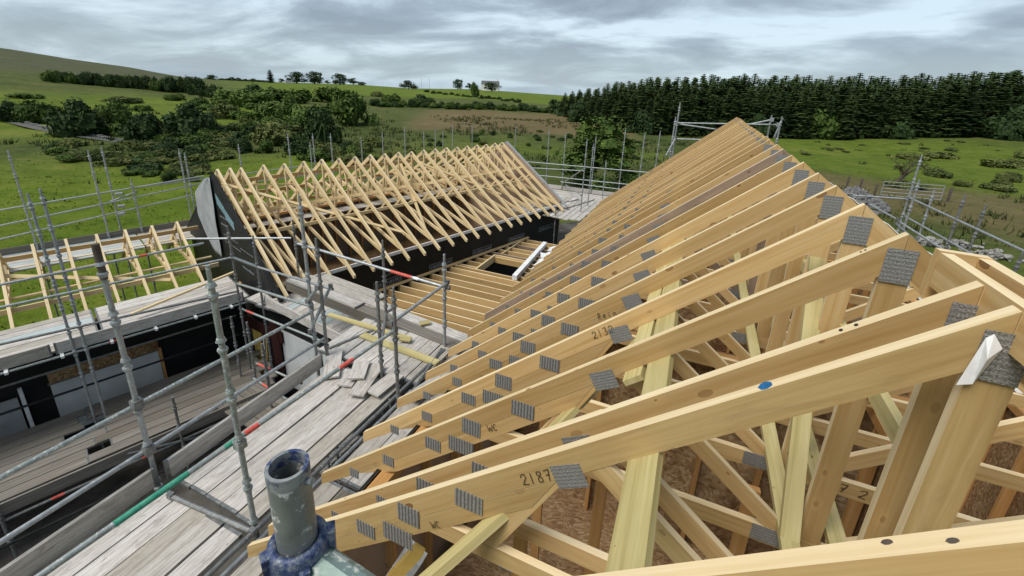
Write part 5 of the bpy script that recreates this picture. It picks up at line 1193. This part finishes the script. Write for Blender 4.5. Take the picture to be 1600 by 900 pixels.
# scaffold along the right eaves
XR = 5.6
def rx(px, py, x=XR): return atx(px, py, x)
for q, x, lb in (((1441, 242), XR, 'tallest post at the far corner of the right scaffold'), ((1437, 280), XR-.7, 'thin post beside the tallest right corner post'), ((1460, 297), XR, 'third post of the right scaffold from its far corner'), ((1509, 303), XR, 'thick weathered post of the right scaffold'), ((1541, 320), XR+.5, 'pointed post near the right edge')):
    p = rx(*q, x); standard(p.x, p.y, G0, p.z, lb, 'galv_old' if 'weathered' in lb or 'pointed' in lb else 'galv_tube')
p = rx(1598, 395, XR-.2); standard(p.x, p.y, G0, p.z, 'post cut by the right edge of the view', 'galv_old')
rail(rx(1421, 309), rx(1640, 411), 'top guard rail of the right scaffold'); rail(rx(1414, 338), rx(1580, 432), 'middle guard rail of the right scaffold'); rail(rx(1406, 347, XR-.9), rx(1520, 420, XR-.9), 'inner ledger of the right scaffold')
rail(rx(1358, 319, XR-1.0), rx(1402, 343, XR-.9), 'far inner rail of the right scaffold'); pe = rx(1418, 311); rail(aty(1330, 305, pe.y), pe, 'end rail across the far corner of the right scaffold')
rail(rx(1400, 350, XR-1.0), rx(1430, 375, XR-1.0), 'short dark ledger at the far corner of the right scaffold', 'galv_old')
for k in range(4):
    x = XR-.95+.24*k; board((x, 4.0, -4.35), (x, 14.6, -4.35), 'board of the right scaffold platform, %s from the roof' % ORD[k], band=False)
p = rx(1598, 395, XR-.2)
# near upright tube in front of the camera with its blue coupler
ax = (ray(448, 722)*.527); ax = V(ax.x, ax.y, 0)
zt = zon(ax, 448, 727)
pp = thing('scaffold_standard', 'big open-topped grey tube right in front of the camera', 'scaffold tube', (ax.x, ax.y, zt-1.2))
MB().tube((0, 0, 0), (0, 0, 1.2), TR_, 40, hollow=.0036).build('tube', 'galv_pipe', pp)
MB().tube((0, 0, 1.183), (0, 0, 1.2004), TR_+.0006, 40, hollow=.0044).build('painted_rim', 'pipe_rim', pp)
MB().tube((.020, .004, 1.180), (.029, .007, 1.182), .0040, 10).tube((.0285, .007, 1.1815), (.0315, .0075, 1.1825), .0048, 6).build('rim_lug', 'pipe_rim', pp)
cp = thing('tube_coupler', 'flaking blue steel coupler clamped on the big tube', 'coupler', (ax.x, ax.y, zt-.150))
mb = MB()
seg = 40; prof = [(.0250, .030), (.0285, .0335), (.0325, .033), (.036, .028), (.0372, .012), (.0365, -.008), (.0375, -.024), (.034, -.036), (.026, -.040)]
for i in range(seg):
    a0, a1 = 2*math.pi*i/seg, 2*math.pi*(i+1)/seg
    wob = lambda a, z: 1+.035*noise.noise((math.cos(a)*2, math.sin(a)*2, z*40))
    for (r0, z0), (r1, z1) in zip(prof, prof[1:]):
        mb.face([V(r0*wob(a0, z0)*math.cos(a0), r0*wob(a0, z0)*math.sin(a0), z0), V(r1*wob(a0, z1)*math.cos(a0), r1*wob(a0, z1)*math.sin(a0), z1), V(r1*wob(a1, z1)*math.cos(a1), r1*wob(a1, z1)*math.sin(a1), z1), V(r0*wob(a1, z0)*math.cos(a1), r0*wob(a1, z0)*math.sin(a1), z0)][::-1], [(0, 0)]*4, True)
mb.build('collar', 'paint_blue', cp, weld=True)
def lug(nm, ang, r, z0, z1, wd, dp):
    d = V(math.cos(ang), math.sin(ang), 0); s_ = V(-d.y, d.x, 0); mbl = MB().bar(d*r+V(0, 0, z0), d*(r+.002)+V(0, 0, z1), wd, dp, up=d); o = mbl.build(nm, 'paint_blue', cp)
    bv = o.modifiers.new('b', 'BEVEL'); bv.width = .003; bv.segments = 2; return o
va = math.atan2(-ax.y, -ax.x)                    # towards the camera
lug('hinge_lug', va-1.45, .036, -.036, .030, .016, .012); lug('hinge_lug', va+1.35, .036, -.030, .034, .018, .014); lug('wedge', va+.05, .036, -.038, .016, .012, .010)
MB().tube(V(math.cos(va-.3)*.036, math.sin(va-.3)*.036, -.012), V(math.cos(va-.3)*.050, math.sin(va-.3)*.050, -.014), .0075, 6).build('bolt', 'paint_blue', cp)
g0_ = V(ax.x-.004, ax.y+.004, zt-.160); rail(g0_, g0_+V(.9, -.05, -.02), 'verdigris-green horizontal tube under the blue coupler', 'galv_verd', ends=False, r=.0265)
